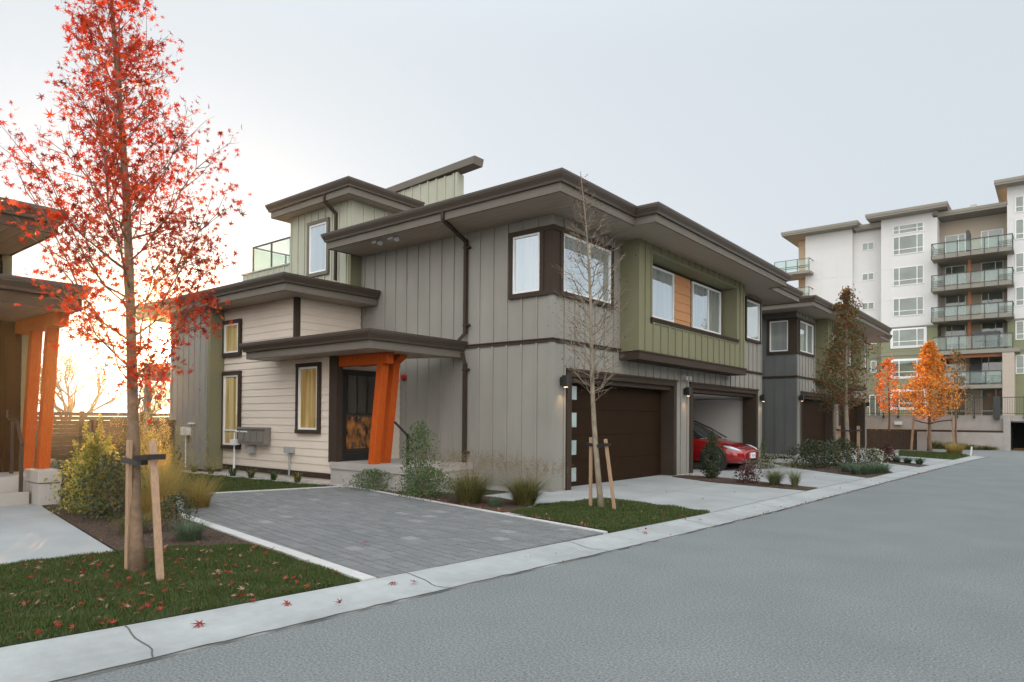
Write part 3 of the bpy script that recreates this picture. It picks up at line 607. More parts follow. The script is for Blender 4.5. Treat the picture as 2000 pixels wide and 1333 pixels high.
# cracks, joints: thin gaps
def ribbon(mb, pts, w, z):
    P = [Vector(p) for p in pts]; L_ = []; r_ = []
    for i, p in enumerate(P):
        t = (P[min(i+1, len(P)-1)]-P[max(0, i-1)]).normalized(); n = Vector((-t.y, t.x)); ww = w*random.Random(i*7+1).uniform(.6, 1.3)/2
        L_.append((*(p+n*ww), z)); r_.append((*(p-n*ww), z))
    vs = L_+r_; n_ = len(P); mb.add(vs, [(i, i+1, n_+i+1, n_+i) for i in range(n_-1)])
q = MB(); rj = random.Random(8)
ribbon(q, [(lerp_line(RE, y)+rj.uniform(-.008, .012), y) for y in np.arange(-2, 36, .12)], .022, .0165)
q2 = MB()
for y in (2.0, 4.38, 6.75, 9.4, 12.1, 14.8, 17.6, 20.5, 23.5, 26.5, 29.5):
    xb, xe = lerp_line(CB, y), lerp_line(RE, y)
    for i in range(8):
        t0, t1 = i/8, (i+1)/8
        def zz(t): return np.interp(t, [p[0] for p in prof[1:-1]], [p[1] for p in prof[1:-1]])+.003
        def jit(t): return .035*math.sin(t*9+y)*t
        a = (xb+(xe-xb)*t0, y-(.10*t0)+jit(t0), zz(t0)); b = (xb+(xe-xb)*t1, y-(.10*t1)+jit(t1), zz(t1)); w_ = .011
        q2.add([(a[0], a[1]-w_/2, a[2]), (b[0], b[1]-w_/2, b[2]), (b[0], b[1]+w_/2, b[2]), (a[0], a[1]+w_/2, a[2])], [(0, 1, 2, 3)])
ribbon(q2, [(x+.0, y) for x, y in [(lerp_line(CB, yy)-.004, yy) for yy in np.arange(8, 36, .3)]], .02, .0362)
ribbon(q2, [(-8.0, 13.6), (-4.2, 12.6)], .012, .026); ribbon(q2, [(-8.0, 20.6), (-3.9, 18.6)], .012, .026); ribbon(q2, [(-6.2, 10.9), (-6.2, 16.3)], .010, .026); ribbon(q2, [(-5.8, 16.8), (-5.7, 21.3)], .010, .026)
struct(q.build('curb_gap', M['joint'])); struct(q2.build('concrete_joint', M['dryjoint']))
# pavers
PV = [(-4.86, 4.06), (-10.2, 4.84), (-12.78, 5.92), (-11.84, 9.06), (-4.60, 7.60)]
def clip(poly, clipp):
    a = sum(clipp[i][0]*clipp[(i+1) % len(clipp)][1]-clipp[(i+1) % len(clipp)][0]*clipp[i][1] for i in range(len(clipp)))
    cp = clipp if a > 0 else clipp[::-1]
    out = poly
    for i in range(len(cp)):
        A, B = cp[i], cp[(i+1) % len(cp)]; inp = out; out = []
        if not inp: return []
        def side(p): return (B[0]-A[0])*(p[1]-A[1])-(B[1]-A[1])*(p[0]-A[0])
        for j in range(len(inp)):
            P, Q = inp[j-1], inp[j]; sp, sq = side(P), side(Q)
            if (sp >= 0) != (sq >= 0): t = sp/(sp-sq); out.append((P[0]+t*(Q[0]-P[0]), P[1]+t*(Q[1]-P[1])))
            if sq >= 0: out.append(Q)
    return out
q = MB(); rg = random.Random(11); ox, oy = -4.7, 3.4
row = 0; v = -.6
while v < 7.5:
    h = .12 if row % 3 else .18
    u = -1.2-rg.random()*.4
    while u < 10:
        l = rg.choice((.18, .24, .24, .30))
        g = .0035; cs = [(u+g, v+g), (u+l-g, v+g), (u+l-g, v+h-g), (u+g, v+h-g)]
        w = [(ox-a*.986+b*.165, oy+a*.165+b*.986) for a, b in cs]
        w = clip(w, PV)
        if len(w) >= 3:
            z = .030+rg.uniform(-.0025, .0025); n = len(w); cx = sum(p[0] for p in w)/n; cy = sum(p[1] for p in w)/n
            ins = [(p[0]+(cx-p[0])*.025, p[1]+(cy-p[1])*.045) for p in w]
            tx, ty = rg.uniform(-.008, .008), rg.uniform(-.008, .008)
            ar = sum(w[i][0]*w[(i+1) % n][1]-w[(i+1) % n][0]*w[i][1] for i in range(n))
            if ar < 0: w = w[::-1]; ins = ins[::-1]
            q.add([(p[0], p[1], z-.012) for p in w]+[(p[0], p[1], z+(p[0]-cx)*tx+(p[1]-cy)*ty) for p in ins], [tuple(range(n, 2*n))]+[(i, (i+1) % n, n+(i+1) % n, n+i) for i in range(n)])
        u += l
    v += h; row += 1
struct(q.build('paver_driveway', M['paver']))
q = MB(); q.prism(PV, -.05, .017); struct(q.build('paver_bed', M['dryjoint']))
def strip(mb, a, b, w, z0, z1, sgn=1):
    a, b = Vector(a), Vector(b); t = (b-a).normalized(); n = Vector((-t.y, t.x))*w*sgn
    mb.prism([tuple(a), tuple(b), tuple(b+n), tuple(a+n)], z0, z1)
q = MB(); strip(q, (-4.86, 4.055), (-10.2, 4.835), .14, -.05, .042, 1); strip(q, (-12.80, 5.93), (-11.86, 9.07), .09, -.05, .042, 1); strip(q, (-11.90, 9.075), (-4.60, 7.605), .08, -.05, .042, 1)
strip(q, (-10.2, 4.835), (-12.80, 5.93), .08, -.05, .040, 1)
struct(q.build('paver_border', M['border']))
BEDS = [[(-7.2, 4.22), (-7.82, 3.53), (-7.97, 3.05), (-12.9, 3.79), (-13.7, 4.2), (-18, 5.2), (-17, 7), (-12.86, 5.9), (-10.25, 4.70)],
        [(-11.9, 9.20), (-6.86, 8.17), (-6.7, 8.5), (-7.1, 9.35), (-8.1, 9.7), (-9.7, 9.6), (-10.2, 9.15)],
        [(-7.85, 16.4), (-7.85, 17.3), (-6.6, 16.93), (-4.12, 15.85), (-4.12, 15.1), (-6.5, 15.6)],
        [(-3.80, 19.6), (-6.2, 21.9), (-7.9, 24.2), (-5.1, 26.2), (-3.72, 22.2)],
        [(-5.5, 28.2), (-5.6, 30.2), (-3.38, 26.7), (-3.5, 25.6)]]
q = MB()
for b in BEDS: q.prism(b, -.05, .035)
struct(q.build('planting_bed', M['soil']))
LAWNS = [[(-5.52, -3), (-5.36, -1), (-5.24, 1.31), (-5.10, 2.18), (-4.90, 3.90), (-7.2, 4.20), (-7.82, 3.53), (-7.93, 3.05), (-8.08, 2.3), (-7.88, 1.0), (-7.85, -3)],
         [(-13.0, 6.02), (-12.02, 8.95), (-13.2, 8.72), (-19, 8.3), (-20, 6.9)],
         [(-4.56, 7.80), (-4.34, 10.2), (-4.36, 10.5), (-6.6, 10.98), (-6.95, 9.4), (-6.72, 8.30)],
         [(-5.4, 33.5), (-6.3, 39.3), (-3.6, 38.2), (-3.0, 35.6), (-3.2, 31.6)],
         [(-12, 43.2), (-12, 45.5), (-2.9, 45.5), (-3.2, 44.4)]]
q = MB()
for b in LAWNS: q.prism(b, -.05, .030)
struct(q.build('lawn', M['turf']))

# ------------------------------------------------------------ foliage helpers (numpy)
def blades(rs, X, Y, Z, h, w, lean, droop=0.0, segs=2, az=None):
    n = len(X); az = rs.uniform(0, 2*np.pi, n) if az is None else az
    d = np.stack([np.cos(az), np.sin(az), np.zeros(n)], 1); s = np.stack([-np.sin(az), np.cos(az), np.zeros(n)], 1)
    base = np.stack([X, Y, Z], 1); V = []; F = []
    for i in range(segs+1):
        t = i/segs; c = base+d*(lean*(t**1.6))[:, None]+np.array([0, 0, 1.])*(h*(t-droop*t*t*t))[:, None]
        ww = (w*(1-t)**.7)[:, None]
        if i < segs: V += [c-s*ww/2, c+s*ww/2]
        else: V += [c]
    k = 2*segs+1; A = np.stack(V, 1).reshape(-1, 3)
    tri = []
    for i in range(segs):
        a, b = 2*i, 2*i+1
        if i < segs-1: tri += [(a, b, b+2), (a, b+2, a+2)]
        else: tri += [(a, b, 2*segs)]
    T = (np.arange(n)*k)[:, None, None]+np.array(tri)[None]
    return A, T.reshape(-1, 3)
def leaves(rs, P, size, kind='quad', flat=.5, up=0.3):
    """P (n,3) centres, size (n,), random orientation"""
    n = len(P); nrm = rs.normal(size=(n, 3)); nrm[:, 2] = nrm[:, 2]*flat+up; nrm /= np.linalg.norm(nrm, axis=1)[:, None]
    a = np.cross(nrm, rs.normal(size=(n, 3))); a /= np.linalg.norm(a, axis=1)[:, None]; b = np.cross(nrm, a)
    if kind == 'quad':
        o = np.array([(-.5, 0), (0, -.3), (.5, 0), (0, .3)]); tri = [(0, 1, 2), (0, 2, 3)]
    else:      # palmate star
        tips = [(-150, .50), (-95, .72), (-45, .95), (0, 1.05), (45, .95), (95, .72), (150, .50)]; o = [(0, 0)]
        for i, (g, r) in enumerate(tips):
            o.append((r*math.sin(R(g)), r*math.cos(R(g))))
            if i < 6: g2 = (g+tips[i+1][0])/2; o.append((.26*math.sin(R(g2)), .26*math.cos(R(g2))))
        o = np.array(o)*.5; tri = [(0, i, i+1) for i in range(1, len(o)-1)]
    V = P[:, None, :]+(o[None, :, 0:1]*a[:, None, :]+o[None, :, 1:2]*b[:, None, :])*np.asarray(size)[:, None, None]
    if kind != 'quad':      # curl
        r = np.linalg.norm(o, axis=1); V = V-nrm[:, None, :]*(r[None, :, None]**2*np.asarray(size)[:, None, None]*rs.uniform(0, 1.2, n)[:, None, None])
    k = len(o); T = (np.arange(n)*k)[:, None, None]+np.array(tri)[None]
    return V.reshape(-1, 3), T.reshape(-1, 3)
def merge(parts):
    V = []; F = []; b = 0
    for v, f in parts: V.append(v); F.append(f+b); b += len(v)
    return np.concatenate(V), np.concatenate(F)
rs = np.random.RandomState(5)
def lawn_grass(name, P, dens, h, w=.006):
    P = np.array(P); x0, y0 = P.min(0); x1, y1 = P.max(0); n = int((x1-x0)*(y1-y0)*dens)
    X = rs.uniform(x0, x1, n); Y = rs.uniform(y0, y1, n)
    # keep those in view cone roughly
    m = inpoly(X, Y, P.tolist()); X, Y = X[m], Y[m]
    cl = .75+.35*np.sin(X*7.3+1.3*np.sin(Y*5))*np.sin(Y*6.1)
    hh = h*cl*rs.uniform(.6, 1.3, len(X))
    v, f = blades(rs, X, Y, np.full(len(X), .028), hh, np.full(len(X), w)*rs.uniform(.7, 1.4, len(X)), hh*rs.uniform(.1, .9, len(X)))
    return struct(fastmesh(name, v, f, M['grass']), 'stuff')
lawn_grass('lawn_grass', [p for p in LAWNS[0] if p[1] > -2]+[], 15000, .042, .005)
lawn_grass('lawn_grass', LAWNS[1], 2600, .05, .010)
lawn_grass('lawn_grass', LAWNS[2], 8000, .045, .006)
lawn_grass('lawn_grass', LAWNS[3], 900, .06, .02)
lawn_grass('lawn_grass', LAWNS[4], 300, .07, .03)
# gravel
def gravel(P, n, s, name='gravel', mt='gravel'):
    P = np.array(P); x0, y0 = P.min(0); x1, y1 = P.max(0); X = rs.uniform(x0, x1, n); Y = rs.uniform(y0, y1, n); m = inpoly(X, Y, P.tolist()); X, Y = X[m], Y[m]; n = len(X)
    o = np.array([(1, 0, 0), (-.5, .8, 0), (-.5, -.8, 0), (0, 0, .9), (0, 0, -.9)]); a = rs.uniform(0, 6.28, n); c, s_ = np.cos(a), np.sin(a); sz = s*rs.uniform(.5, 1.3, n)
    V = np.stack([X[:, None]+(o[None, :, 0]*c[:, None]-o[None, :, 1]*s_[:, None])*sz[:, None], Y[:, None]+(o[None, :, 0]*s_[:, None]+o[None, :, 1]*c[:, None])*sz[:, None], .03+o[None, :, 2]*sz[:, None]*.7], 2)
    T = (np.arange(n)*5)[:, None, None]+np.array([(0, 1, 3), (1, 2, 3), (2, 0, 3), (1, 0, 4), (2, 1, 4), (0, 2, 4)])[None]
    struct(fastmesh(name, V.reshape(-1, 3), T.reshape(-1, 3), M[mt]), 'stuff')
GP = [(-19.5, 8.35), (-13.2, 8.75), (-12.0, 9.0), (-10.3, 9.05), (-10.3, 9.25), (-12.6, 9.25), (-19.5, 9.2)]
q = MB(); q.prism(GP, -.05, .026); q.prism([(-8.0, 16.9), (-7.2, 16.9), (-7.2, 17.7), (-8.0, 17.7)], -.05, .028); struct(q.build('gravel_base', M['found']))
gravel(BEDS[0], 26000, .022, 'mulch', 'mulch'); gravel(BEDS[1], 9000, .018, 'mulch', 'mulch'); gravel(BEDS[2], 6000, .022, 'mulch', 'mulch'); gravel(BEDS[3], 6000, .03, 'mulch', 'mulch')
gravel(GP, 14000, .016); gravel([(-8.0, 17.3), (-7.9, 16.9), (-7.1, 16.95), (-7.3, 17.6)], 1500, .018)

# ------------------------------------------------------------ plants
def hill(x, y): return .03
def plant_grass(x, y, label, n, h, spread, m='olgrass', heads=0, hm='tangrass', r0=.08, w=.006, name='ornamental_grass', cat='grass clump', group=None, droop=.25, segs=3):
    t = thing(name, (x, y, .03), label, cat, group)
    a = rs.uniform(0, 2*np.pi, n); r = r0*np.sqrt(rs.uniform(0, 1, n)); hh = h*rs.uniform(.30, 1.12, n)
    v, f = blades(rs, x+r*np.cos(a), y+r*np.sin(a), np.full(n, .03), hh, np.full(n, w), spread*rs.uniform(.05, 1.15, n)*(.35+.65*hh/h), droop=droop*1.25, segs=segs, az=a+rs.normal(0, .35, n))
    fastmesh('blades', v, f, M[m], t, (x, y, .03))
    if heads:
        a = rs.uniform(0, 2*np.pi, heads); hh = h*rs.uniform(.95, 1.35, heads); sp = spread*rs.uniform(.2, 1.1, heads)
        v1, f1 = blades(rs, x+.04*np.cos(a), y+.04*np.sin(a), np.full(heads, .03), hh, np.full(heads, .003), sp, droop=droop*.7, segs=3, az=a)
        tips = np.stack([x+.04*np.cos(a)+np.cos(a)*sp, y+.04*np.sin(a)+np.sin(a)*sp, .03+hh*(1-droop*.7)], 1)
        k = 16; P = np.repeat(tips, k, 0)+rs.normal(0, 1, (heads*k, 3))*np.array([.018, .018, .045])
        v2, f2 = leaves(rs, P, np.full(len(P), .016), flat=1, up=0)
        V, F = merge([(v1, f1), (v2, f2)]); fastmesh('seed_heads', V, F, M[hm], t, (x, y, .03))
    return t
def plant_shrub(x, y, label, n, rx, h, m='shrub', leaf=.03, name='shrub', cat='shrub', group=None, shape='dome', stems=8, z0=.03):
    t = thing(name, (x, y, z0), label, cat, group)
    u = rs.uniform(0, 1, n)**.55; a = rs.uniform(0, 2*np.pi, n); zz = rs.uniform(0, 1, n)
    if shape == 'dome': prof = np.sqrt(np.clip(1-(zz*1.02-.25)**2/.62, .02, 1))
    elif shape == 'cone': prof = np.clip(1.05-zz, .05, 1)**.7*np.clip(zz*7+.35, 0, 1)
    elif shape == 'spire': prof = np.where(zz < .45, .95, np.clip(1.0-(zz-.45)*1.7, .10, 1))
    elif shape == 'column': prof = np.clip(zz*4+.5, 0, 1)*np.clip((1.02-zz)*3, .05, 1)
    elif shape == 'stalks':
        prof = np.clip(1-zz*1.25, .03, 1)**.5
    lump = 1+.28*np.sin(a*3+zz*6+x*5)+.15*np.sin(a*7-zz*11)
    rr = rx*u*prof*lump
    P = np.stack([x+rr*np.cos(a), y+rr*np.sin(a), z0+.02+zz*h*(1+.1*np.sin(a*4))], 1)
    if shape == 'stalks':
        m_ = rs.uniform(0, 1, n) < .38; k_ = rs.randint(0, 6, n); sa = k_*1.05+x; sr = rx*(.15+.10*k_)*.8
        hk = h*np.array([1.0, .86, .93, .74, .66, .8])[k_]; z_ = rs.uniform(.25, 1, n)
        rr_ = rs.normal(0, 1, (n, 2))*(.055*(1.25-z_))[:, None]
        Q = np.stack([x+sr*np.cos(sa)*(.5+.8*z_)+rr_[:, 0], y+sr*np.sin(sa)*(.5+.8*z_)+rr_[:, 1], z0+z_*hk], 1); P[~m_, 2] = z0+.02+(P[~m_, 2]-z0)*.72; P[m_] = Q[m_]
    v, f = leaves(rs, P, leaf*rs.uniform(.5, 1.4, n), flat=.8, up=.25)
    fastmesh('foliage', v, f, M[m], t, (x, y, z0))
    b = MB()
    for i in range(stems):
        g = rs.uniform(0, 6.28); q = rs.uniform(.3, .8)*rx; hh = h*rs.uniform(.6, .95)
        b.tube([(x, y, z0-.02), (x+.4*q*math.cos(g), y+.4*q*math.sin(g), z0+hh*.5), (x+q*math.cos(g)*.6, y+q*math.sin(g)*.6, z0+hh)], [.006, .005, .002], 4)
    if stems: b.build('stem', M['twig'], t)
    return t

def tree(name, label, base, lean, H, r0, z_first, prof, nb, rise, m_bark, m_leaf, nleaf, lsize, lkind='quad', group=None, sub=4, seed=1, twig=True, cat='tree', crook=.03, leafz=None, jitter=.05):
    """prof(t)->crown radius at t in 0..1 over z_first..H ; rise = how steeply the limbs go up"""
    rg = random.Random(seed); t = thing(name, base, label, cat, group); B = Vector(base)
    def axis(z): s = z/H; return B+Vector((lean[0]*s+crook*math.sin(s*7+seed), lean[1]*s+crook*math.cos(s*5+seed), z))
    rad = lambda z: max(.006, r0*(1-z/H)**.85+.004)
    k = 26; tr = MB(); zs = [H*i/k for i in range(k+1)]
    tr.tube([axis(z) for z in zs], [rad(z)*(1.35 if i == 0 else 1) for i, z in enumerate(zs)], 10); tr.build('trunk', m_bark, t, smooth=True)
    br = MB(); tips = []
    for i in range(nb):
        f = (i+rg.random()*.8)/nb; z = z_first+(H*.97-z_first)*f; Rr = prof(f)*rg.uniform(.65, 1.08); a = i*2.399+rg.uniform(-.5, .5)
        p0 = axis(z); dirh = Vector((math.cos(a), math.sin(a), 0)); hgt = Rr*rise*rg.uniform(.8, 1.25)
        pts = [p0]; n = 5
        for j in range(1, n+1):
            s = j/n; bend = s**1.35
            pts.append(p0+dirh*(Rr*(s**.85))+Vector((rg.gauss(0, jitter*Rr), rg.gauss(0, jitter*Rr), hgt*bend+rg.gauss(0, jitter*Rr*.5))))
        rb = min(rad(z)*.5, .006+.008*Rr)
        br.tube(pts, [rb*(1-.78*j/n) for j in range(n+1)], 5, cap=False)
        for j in range(1, n+1): tips.append((pts[j], .10+.08*Rr, .3+.7*j/n))
        for s_ in range(sub):
            j = rg.randint(1, n-1); q0 = pts[j]; L_ = Rr*rg.uniform(.25, .55)+.06; a2 = a+rg.uniform(-1.2, 1.2); up_ = rg.uniform(.2, 1.1)*min(rise, 1.5)
            q1 = q0+Vector((math.cos(a2), math.sin(a2), up_*.7))*L_*.5+Vector((rg.gauss(0, .02), rg.gauss(0, .02), 0)); q2 = q1+Vector((math.cos(a2+rg.gauss(0, .4)), math.sin(a2+rg.gauss(0, .4)), up_))*L_*.5
            br.tube([q0, q1, q2], [rb*.42, rb*.3, rb*.16], 4, cap=False)
            tips += [(q1, .08+.05*Rr, .7), (q2, .08+.05*Rr, 1)]
            if twig:
                for _ in range(2):
                    q3 = q1.lerp(q2, rg.random()); a3 = a2+rg.uniform(-1.3, 1.3); br.tube([q3, q3+Vector((math.cos(a3), math.sin(a3), rg.uniform(-.1, 1.0)))*L_*.35], [rb*.2, rb*.1], 3, cap=False)
    br.build('branches', m_bark if m_bark is not M['bark2'] else M['twig2'], t, smooth=True)
    if nleaf:
        P0 = np.array([list(p[0]) for p in tips]); S0 = np.array([p[1] for p in tips]); wt = np.array([p[2] for p in tips])+.15
        if leafz is not None: wt = wt*np.array([leafz((p[2]-B.z-z_first)/(H-z_first)) for p in P0])
        idx = rs.choice(len(P0), nleaf, p=wt/wt.sum()); P = P0[idx]+rs.normal(0, 1, (nleaf, 3))*S0[idx][:, None]*.75
        v, f = leaves(rs, P, lsize*rs.uniform(.45, 1.3, nleaf), lkind, flat=1.0, up=.0)
        fastmesh('crown', v, f, m_leaf, t, base)
    return t
M['twig2'] = M['bark2']
def stake(x, y, h, label, lx=0, ly=0, w=.075, tie=None, group=None):
    t = thing('tree_stake', (x, y, .02), label, 'stake', group)
    q = MB(); q.bar((x, y, -.05), (x+lx, y+ly, h), w, w*.6); q.build('post', M['stake'], t, bevel=.004)
    if tie:
        z, tx, ty, r = tie; k = z/h; px, py = x+lx*k, y+ly*k; q = MB()
        dx, dy = tx-px, ty-py; L_ = math.hypot(dx, dy); nx, ny = -dy/L_*r, dx/L_*r
        for s in (1, -1): q.bar((px+nx*s*1.2-dx*.25, py+ny*s*1.2-dy*.25, z+.01), (tx+nx*s, ty+ny*s, z-.02), .012, .05)
        a0 = math.atan2(dy, dx); arc = [(tx+r*1.05*math.cos(a0+g), ty+r*1.05*math.sin(a0+g), z-.02) for g in np.linspace(-1.6, 1.6, 9)]
        for i in range(8): q.bar(arc[i], arc[i+1], .012, .05)
        q.bar((px-dx*.25+nx*1.2, py-dy*.25+ny*1.2, z+.01), (px-dx*.25-nx*1.2, py-dy*.25-ny*1.2, z+.01), .012, .05)
        q.build('tie_strap', M['black'], t)
    return t
def mprof(t): return .84*np.interp(t, [0, .12, .27, .4, .55, .7, .9, 1], [.85, 1.08, 1.0, .70, .48, .34, .2, .05])
tree('maple_tree', 'slender young maple with bright red leaves, staked on the near lawn', (-6.78, 2.80, .02), (-1.25, .05), 7.3, .057, 1.5, mprof, 60, 1.55, M['bark'], M['redleaf'], 8800, .105, 'star', sub=6, seed=4,
     leafz=lambda z: np.interp(z, [-.1, 0, .12, .35, .6, 1.2], [.8, 1.2, 1.7, 1.5, .9, .8]))
stake(-6.93, 2.74, 1.27, 'left wooden stake beside the red maple trunk', .0, .0, .062, (1.08, -6.84, 2.80, .062), 'stakes at the red maple')
stake(-6.22, 2.74, 1.28, 'right wooden stake beside the red maple trunk, leaning left', -.33, .05, .062, (1.12, -6.84, 2.82, .062), 'stakes at the red maple')
tree('bare_tree', 'leafless young tree with pale bark on the small lawn before the brown garage door', (-5.92, 9.72, .02), (-.45, 0), 5.75, .047, 1.75, lambda t: .62*np.interp(t, [0, .15, .4, .6, .8, 1], [.85, 1.0, .95, .7, .35, .05]), 62, 1.2, M['bark2'], M['budleaf'], 1100, .034, 'quad', sub=7, seed=9, jitter=.07)
stake(-6.16, 9.76, 1.20, 'left wooden stake beside the leafless tree', 0, 0, .055, (1.08, -5.95, 9.72, .05), 'stakes at the leafless tree')
stake(-5.60, 9.62, 1.18, 'right wooden stake beside the leafless tree, leaning left', -.22, .05, .055, (1.08, -5.95, 9.72, .05), 'stakes at the leafless tree')
ml = lambda z: 1
tree('street_tree', 'slim staked tree with dense green and rusty red leaves before the farther garage', (-5.60, 25.3, .03), (-.1, 0), 6.15, .085, 1.9, lambda t: .86*np.interp(t, [0, .15, .4, .7, 1], [.75, 1.0, .85, .5, .08]), 46, .9, M['bark2'], M['mixleaf'], 5600, .085, 'quad', sub=4, seed=21, twig=False)
tree('street_tree', 'leafy pale barked tree just behind the staked green and rusty one', (-6.5, 27.4, .03), (0, 0), 4.6, .10, 1.7, lambda t: .7*np.interp(t, [0, .15, .4, .7, 1], [.8, 1.0, .9, .6, .08]), 34, .7, M['bark2'], M['mixleaf'], 3600, .085, 'quad', sub=3, seed=33, twig=False)
for (sx, sy, lb) in ((-5.85, 25.15, 'left stake of the staked green and rusty tree'), (-5.28, 25.3, 'right stake of the staked green and rusty tree')): stake(sx, sy, 1.35, lb, 0, 0, .09, (1.2, -5.6, 25.3, .08), 'stakes at the green and rusty tree')
op = lambda t: 1.5*np.interp(t, [0, .12, .3, .42, .6, .8, 1], [.5, .92, 1.0, .78, .42, .27, .03])
tree('orange_tree', 'large orange leaved tree glowing in the sun near the end of the street', (-5.15, 40.8, .02), (0, 0), 5.75, .10, 1.55, op, 64, .5, M['bark'], M['orleaf'], 9000, .115, 'quad', sub=5, seed=41, twig=False, group=None)
tree('orange_tree', 'smaller red orange tree behind and left of the large orange tree', (-7.35, 42.6, .02), (0, 0), 5.1, .07, 1.9, lambda t: .72*np.interp(t, [0, .2, .5, .8, 1], [.6, 1, .8, .55, .2]), 30, .7, M['bark'], M['redor'], 1700, .12, 'quad', sub=4, seed=43, twig=False)
tree('orange_tree', 'thin sparse orange tree behind and right of the large orange tree', (-4.25, 43.4, .02), (0, 0), 5.5, .06, 1.9, lambda t: .75*np.interp(t, [0, .2, .5, .8, 1], [.9, 1, .6, .6, .1]), 26, .8, M['bark'], M['mixleaf'], 1500, .10, 'quad', sub=4, seed=47, twig=False)
for i, (sx, sy, lx) in enumerate(((-5.95, 40.5, .12), (-4.1, 41.1, -.12))): stake(sx, sy, 1.75, ('left' if i == 0 else 'right')+' stake of the large orange tree', lx, 0, .10, None, 'stakes at the large orange tree')
q = thing('tree_tie', (-5.15, 40.8, 1.5), 'dark tie strap slung from the left stake round the large orange tree', 'strap')
mb = MB(); mb.tube([(-5.86, 40.5, 1.62), (-5.5, 40.62, 1.50), (-5.15, 40.70, 1.42), (-4.7, 40.9, 1.55), (-4.2, 41.05, 1.62)], .035, 6); mb.build('strap', M['black'], q)
# bare trees far behind the left gap
for i, (x, y, h, r, s) in enumerate(((-47, 15.2, 5.8, 3.3, 61), (-52, 21.0, 4.6, 2.8, 63))):
    t = thing('bare_tree', (x, y, -.06), ('wide leafless tree against the bright sky behind the slatted fence', 'lower leafless tree behind the fence, right of the wide one, twigs touching')[i], 'tree', 'leafless trees behind the fence'); rg = random.Random(s); b = MB()
    def grow(p, d, L_, rad, dep):
        q1 = p+d*L_*.5+Vector((rg.gauss(0, .06), rg.gauss(0, .06), rg.gauss(0, .05)))*L_; q2 = p+d*L_; b.tube([p, q1, q2], [rad, rad*.85, rad*.68], 4, cap=False)
        if dep == 0: return
        for _ in range(3 if dep > 3 else rg.choice((2, 3))):
            nd = (d+Vector((rg.gauss(0, .42), rg.gauss(0, .42), rg.gauss(.12, .25)))).normalized(); grow(q2 if _ else q1.lerp(q2, .6), nd, L_*rg.uniform(.6, .85), rad*.62, dep-1)
    for _ in range(5 if i == 0 else 4): a = rg.uniform(0, 6.28); grow(Vector((x+rg.gauss(0, .2), y+rg.gauss(0, .2), 0)), Vector((math.cos(a)*.75, math.sin(a)*.75, 1)).normalized(), h*.36, .13, 5)
    b.build('branches', M['bark'], t)

# ------------------------------------------------------------ planting
plant_shrub(-11.25, 3.95, 'tall sunlit perennial with a leafy spire beside the left porch pier', 3600, .52, 1.50, 'sunleaf', .05, 'perennial', 'perennial', shape='stalks')
plant_shrub(-11.9, 4.25, 'bushy green perennial right against the left porch pier', 3200, .55, .95, 'sunleaf', .05, 'shrub', 'shrub')
plant_shrub(-10.6, 4.05, 'dark leafy shrub between the concrete walk and the golden grasses', 3200, .55, .85, 'dkshrub', .045)
plant_grass(-11.0, 4.75, 'tallest golden grass clump glowing in the low sun behind the dark shrub', 1900, 1.35, .65, 'goldgrass', 160, 'goldgrass', .25, .007)
plant_grass(-10.1, 4.35, 'golden grass clump nearest the left maple stake', 1700, 1.15, .6, 'goldgrass', 130, 'goldgrass', .22, .007)
plant_grass(-10.9, 5.35, 'golden grass clump at the back corner of the paver drive', 900, .75, .6, 'goldgrass', 50, 'goldgrass', .18, .006)
plant_grass(-12.6, 5.3, 'golden grass clump in the shade behind the tall perennial', 420, .9, .5, 'goldgrass', 20, 'goldgrass', .12, .005)
plant_shrub(-8.95, 4.12, 'small dark shrub beside the pale paver border', 900, .30, .42, 'dkshrub', .035)
plant_grass(-8.05, 3.86, 'round blue green fescue tuft at the lawn edge by the paver border', 900, .34, .34, 'blgrass', 0, r0=.12, w=.004, name='fescue_tuft')
plant_grass(-9.0, 3.62, 'fescue tuft hidden behind the red maple trunk', 800, .36, .34, 'olgrass', 0, r0=.12, w=.004, name='fescue_tuft')
plant_shrub(-14.6, 5.0, 'wide olive shrub in front of the dark cross braced railing', 1500, .7, .75, 'dkshrub', .05)
plant_shrub(-17.3, 7.3, 'sunlit yellow green shrub beside the cross braced railing and the rear wall', 1500, .40, 1.0, 'sunleaf', .06, shape='column')
plant_shrub(-16.2, 5.9, 'low green shrub below the middle of the cross braced railing', 1100, .6, .6, 'shrub', .05)
plant_shrub(-18.6, 8.2, 'dark shrub standing around the white service box pole', 1200, .45, .75, 'dkshrub', .06)
for i, (x, y) in enumerate(((-17.75, 8.62), (-16.95, 8.68), (-15.95, 8.72), (-15.15, 8.75), (-14.25, 8.80), (-13.35, 8.84))):
    plant_grass(x, y, ('fern clump in the gravel nearest the rear batten wall', 'fern clump below the tall lower window', 'fern clump below the meter cabinet, left one', 'fern clump just right of the meter cabinet', 'fern clump at the foot of the grey conduit box', 'fern clump closest to the porch step')[i], 70, .38, .28, 'olgrass' if i % 2 else 'shrub', 0, r0=.05, w=.028, name='fern', cat='fern', group='ferns along the siding wall', droop=.35)
plant_shrub(-10.95, 9.0, 'low spreading leafy shrub before the concrete porch step', 2600, .50, .38, 'shrub', .032)
plant_shrub(-9.55, 9.0, 'tall upright shrub with airy tips right of the porch', 3800, .38, 1.30, 'shrub', .038)
plant_shrub(-9.15, 8.85, 'low bushy growth at the foot of the tall upright shrub', 3200, .58, .50, 'shrub', .035)
plant_grass(-7.98, 8.72, 'ornamental grass clump with tan seedheads, nearer the downspout', 1700, .80, .80, 'olgrass', 240, 'tangrass', .17, .006)
plant_grass(-7.12, 9.18, 'ornamental grass clump with tan seedheads, nearer the house corner', 1600, .70, .74, 'olgrass', 220, 'tangrass', .16, .006)
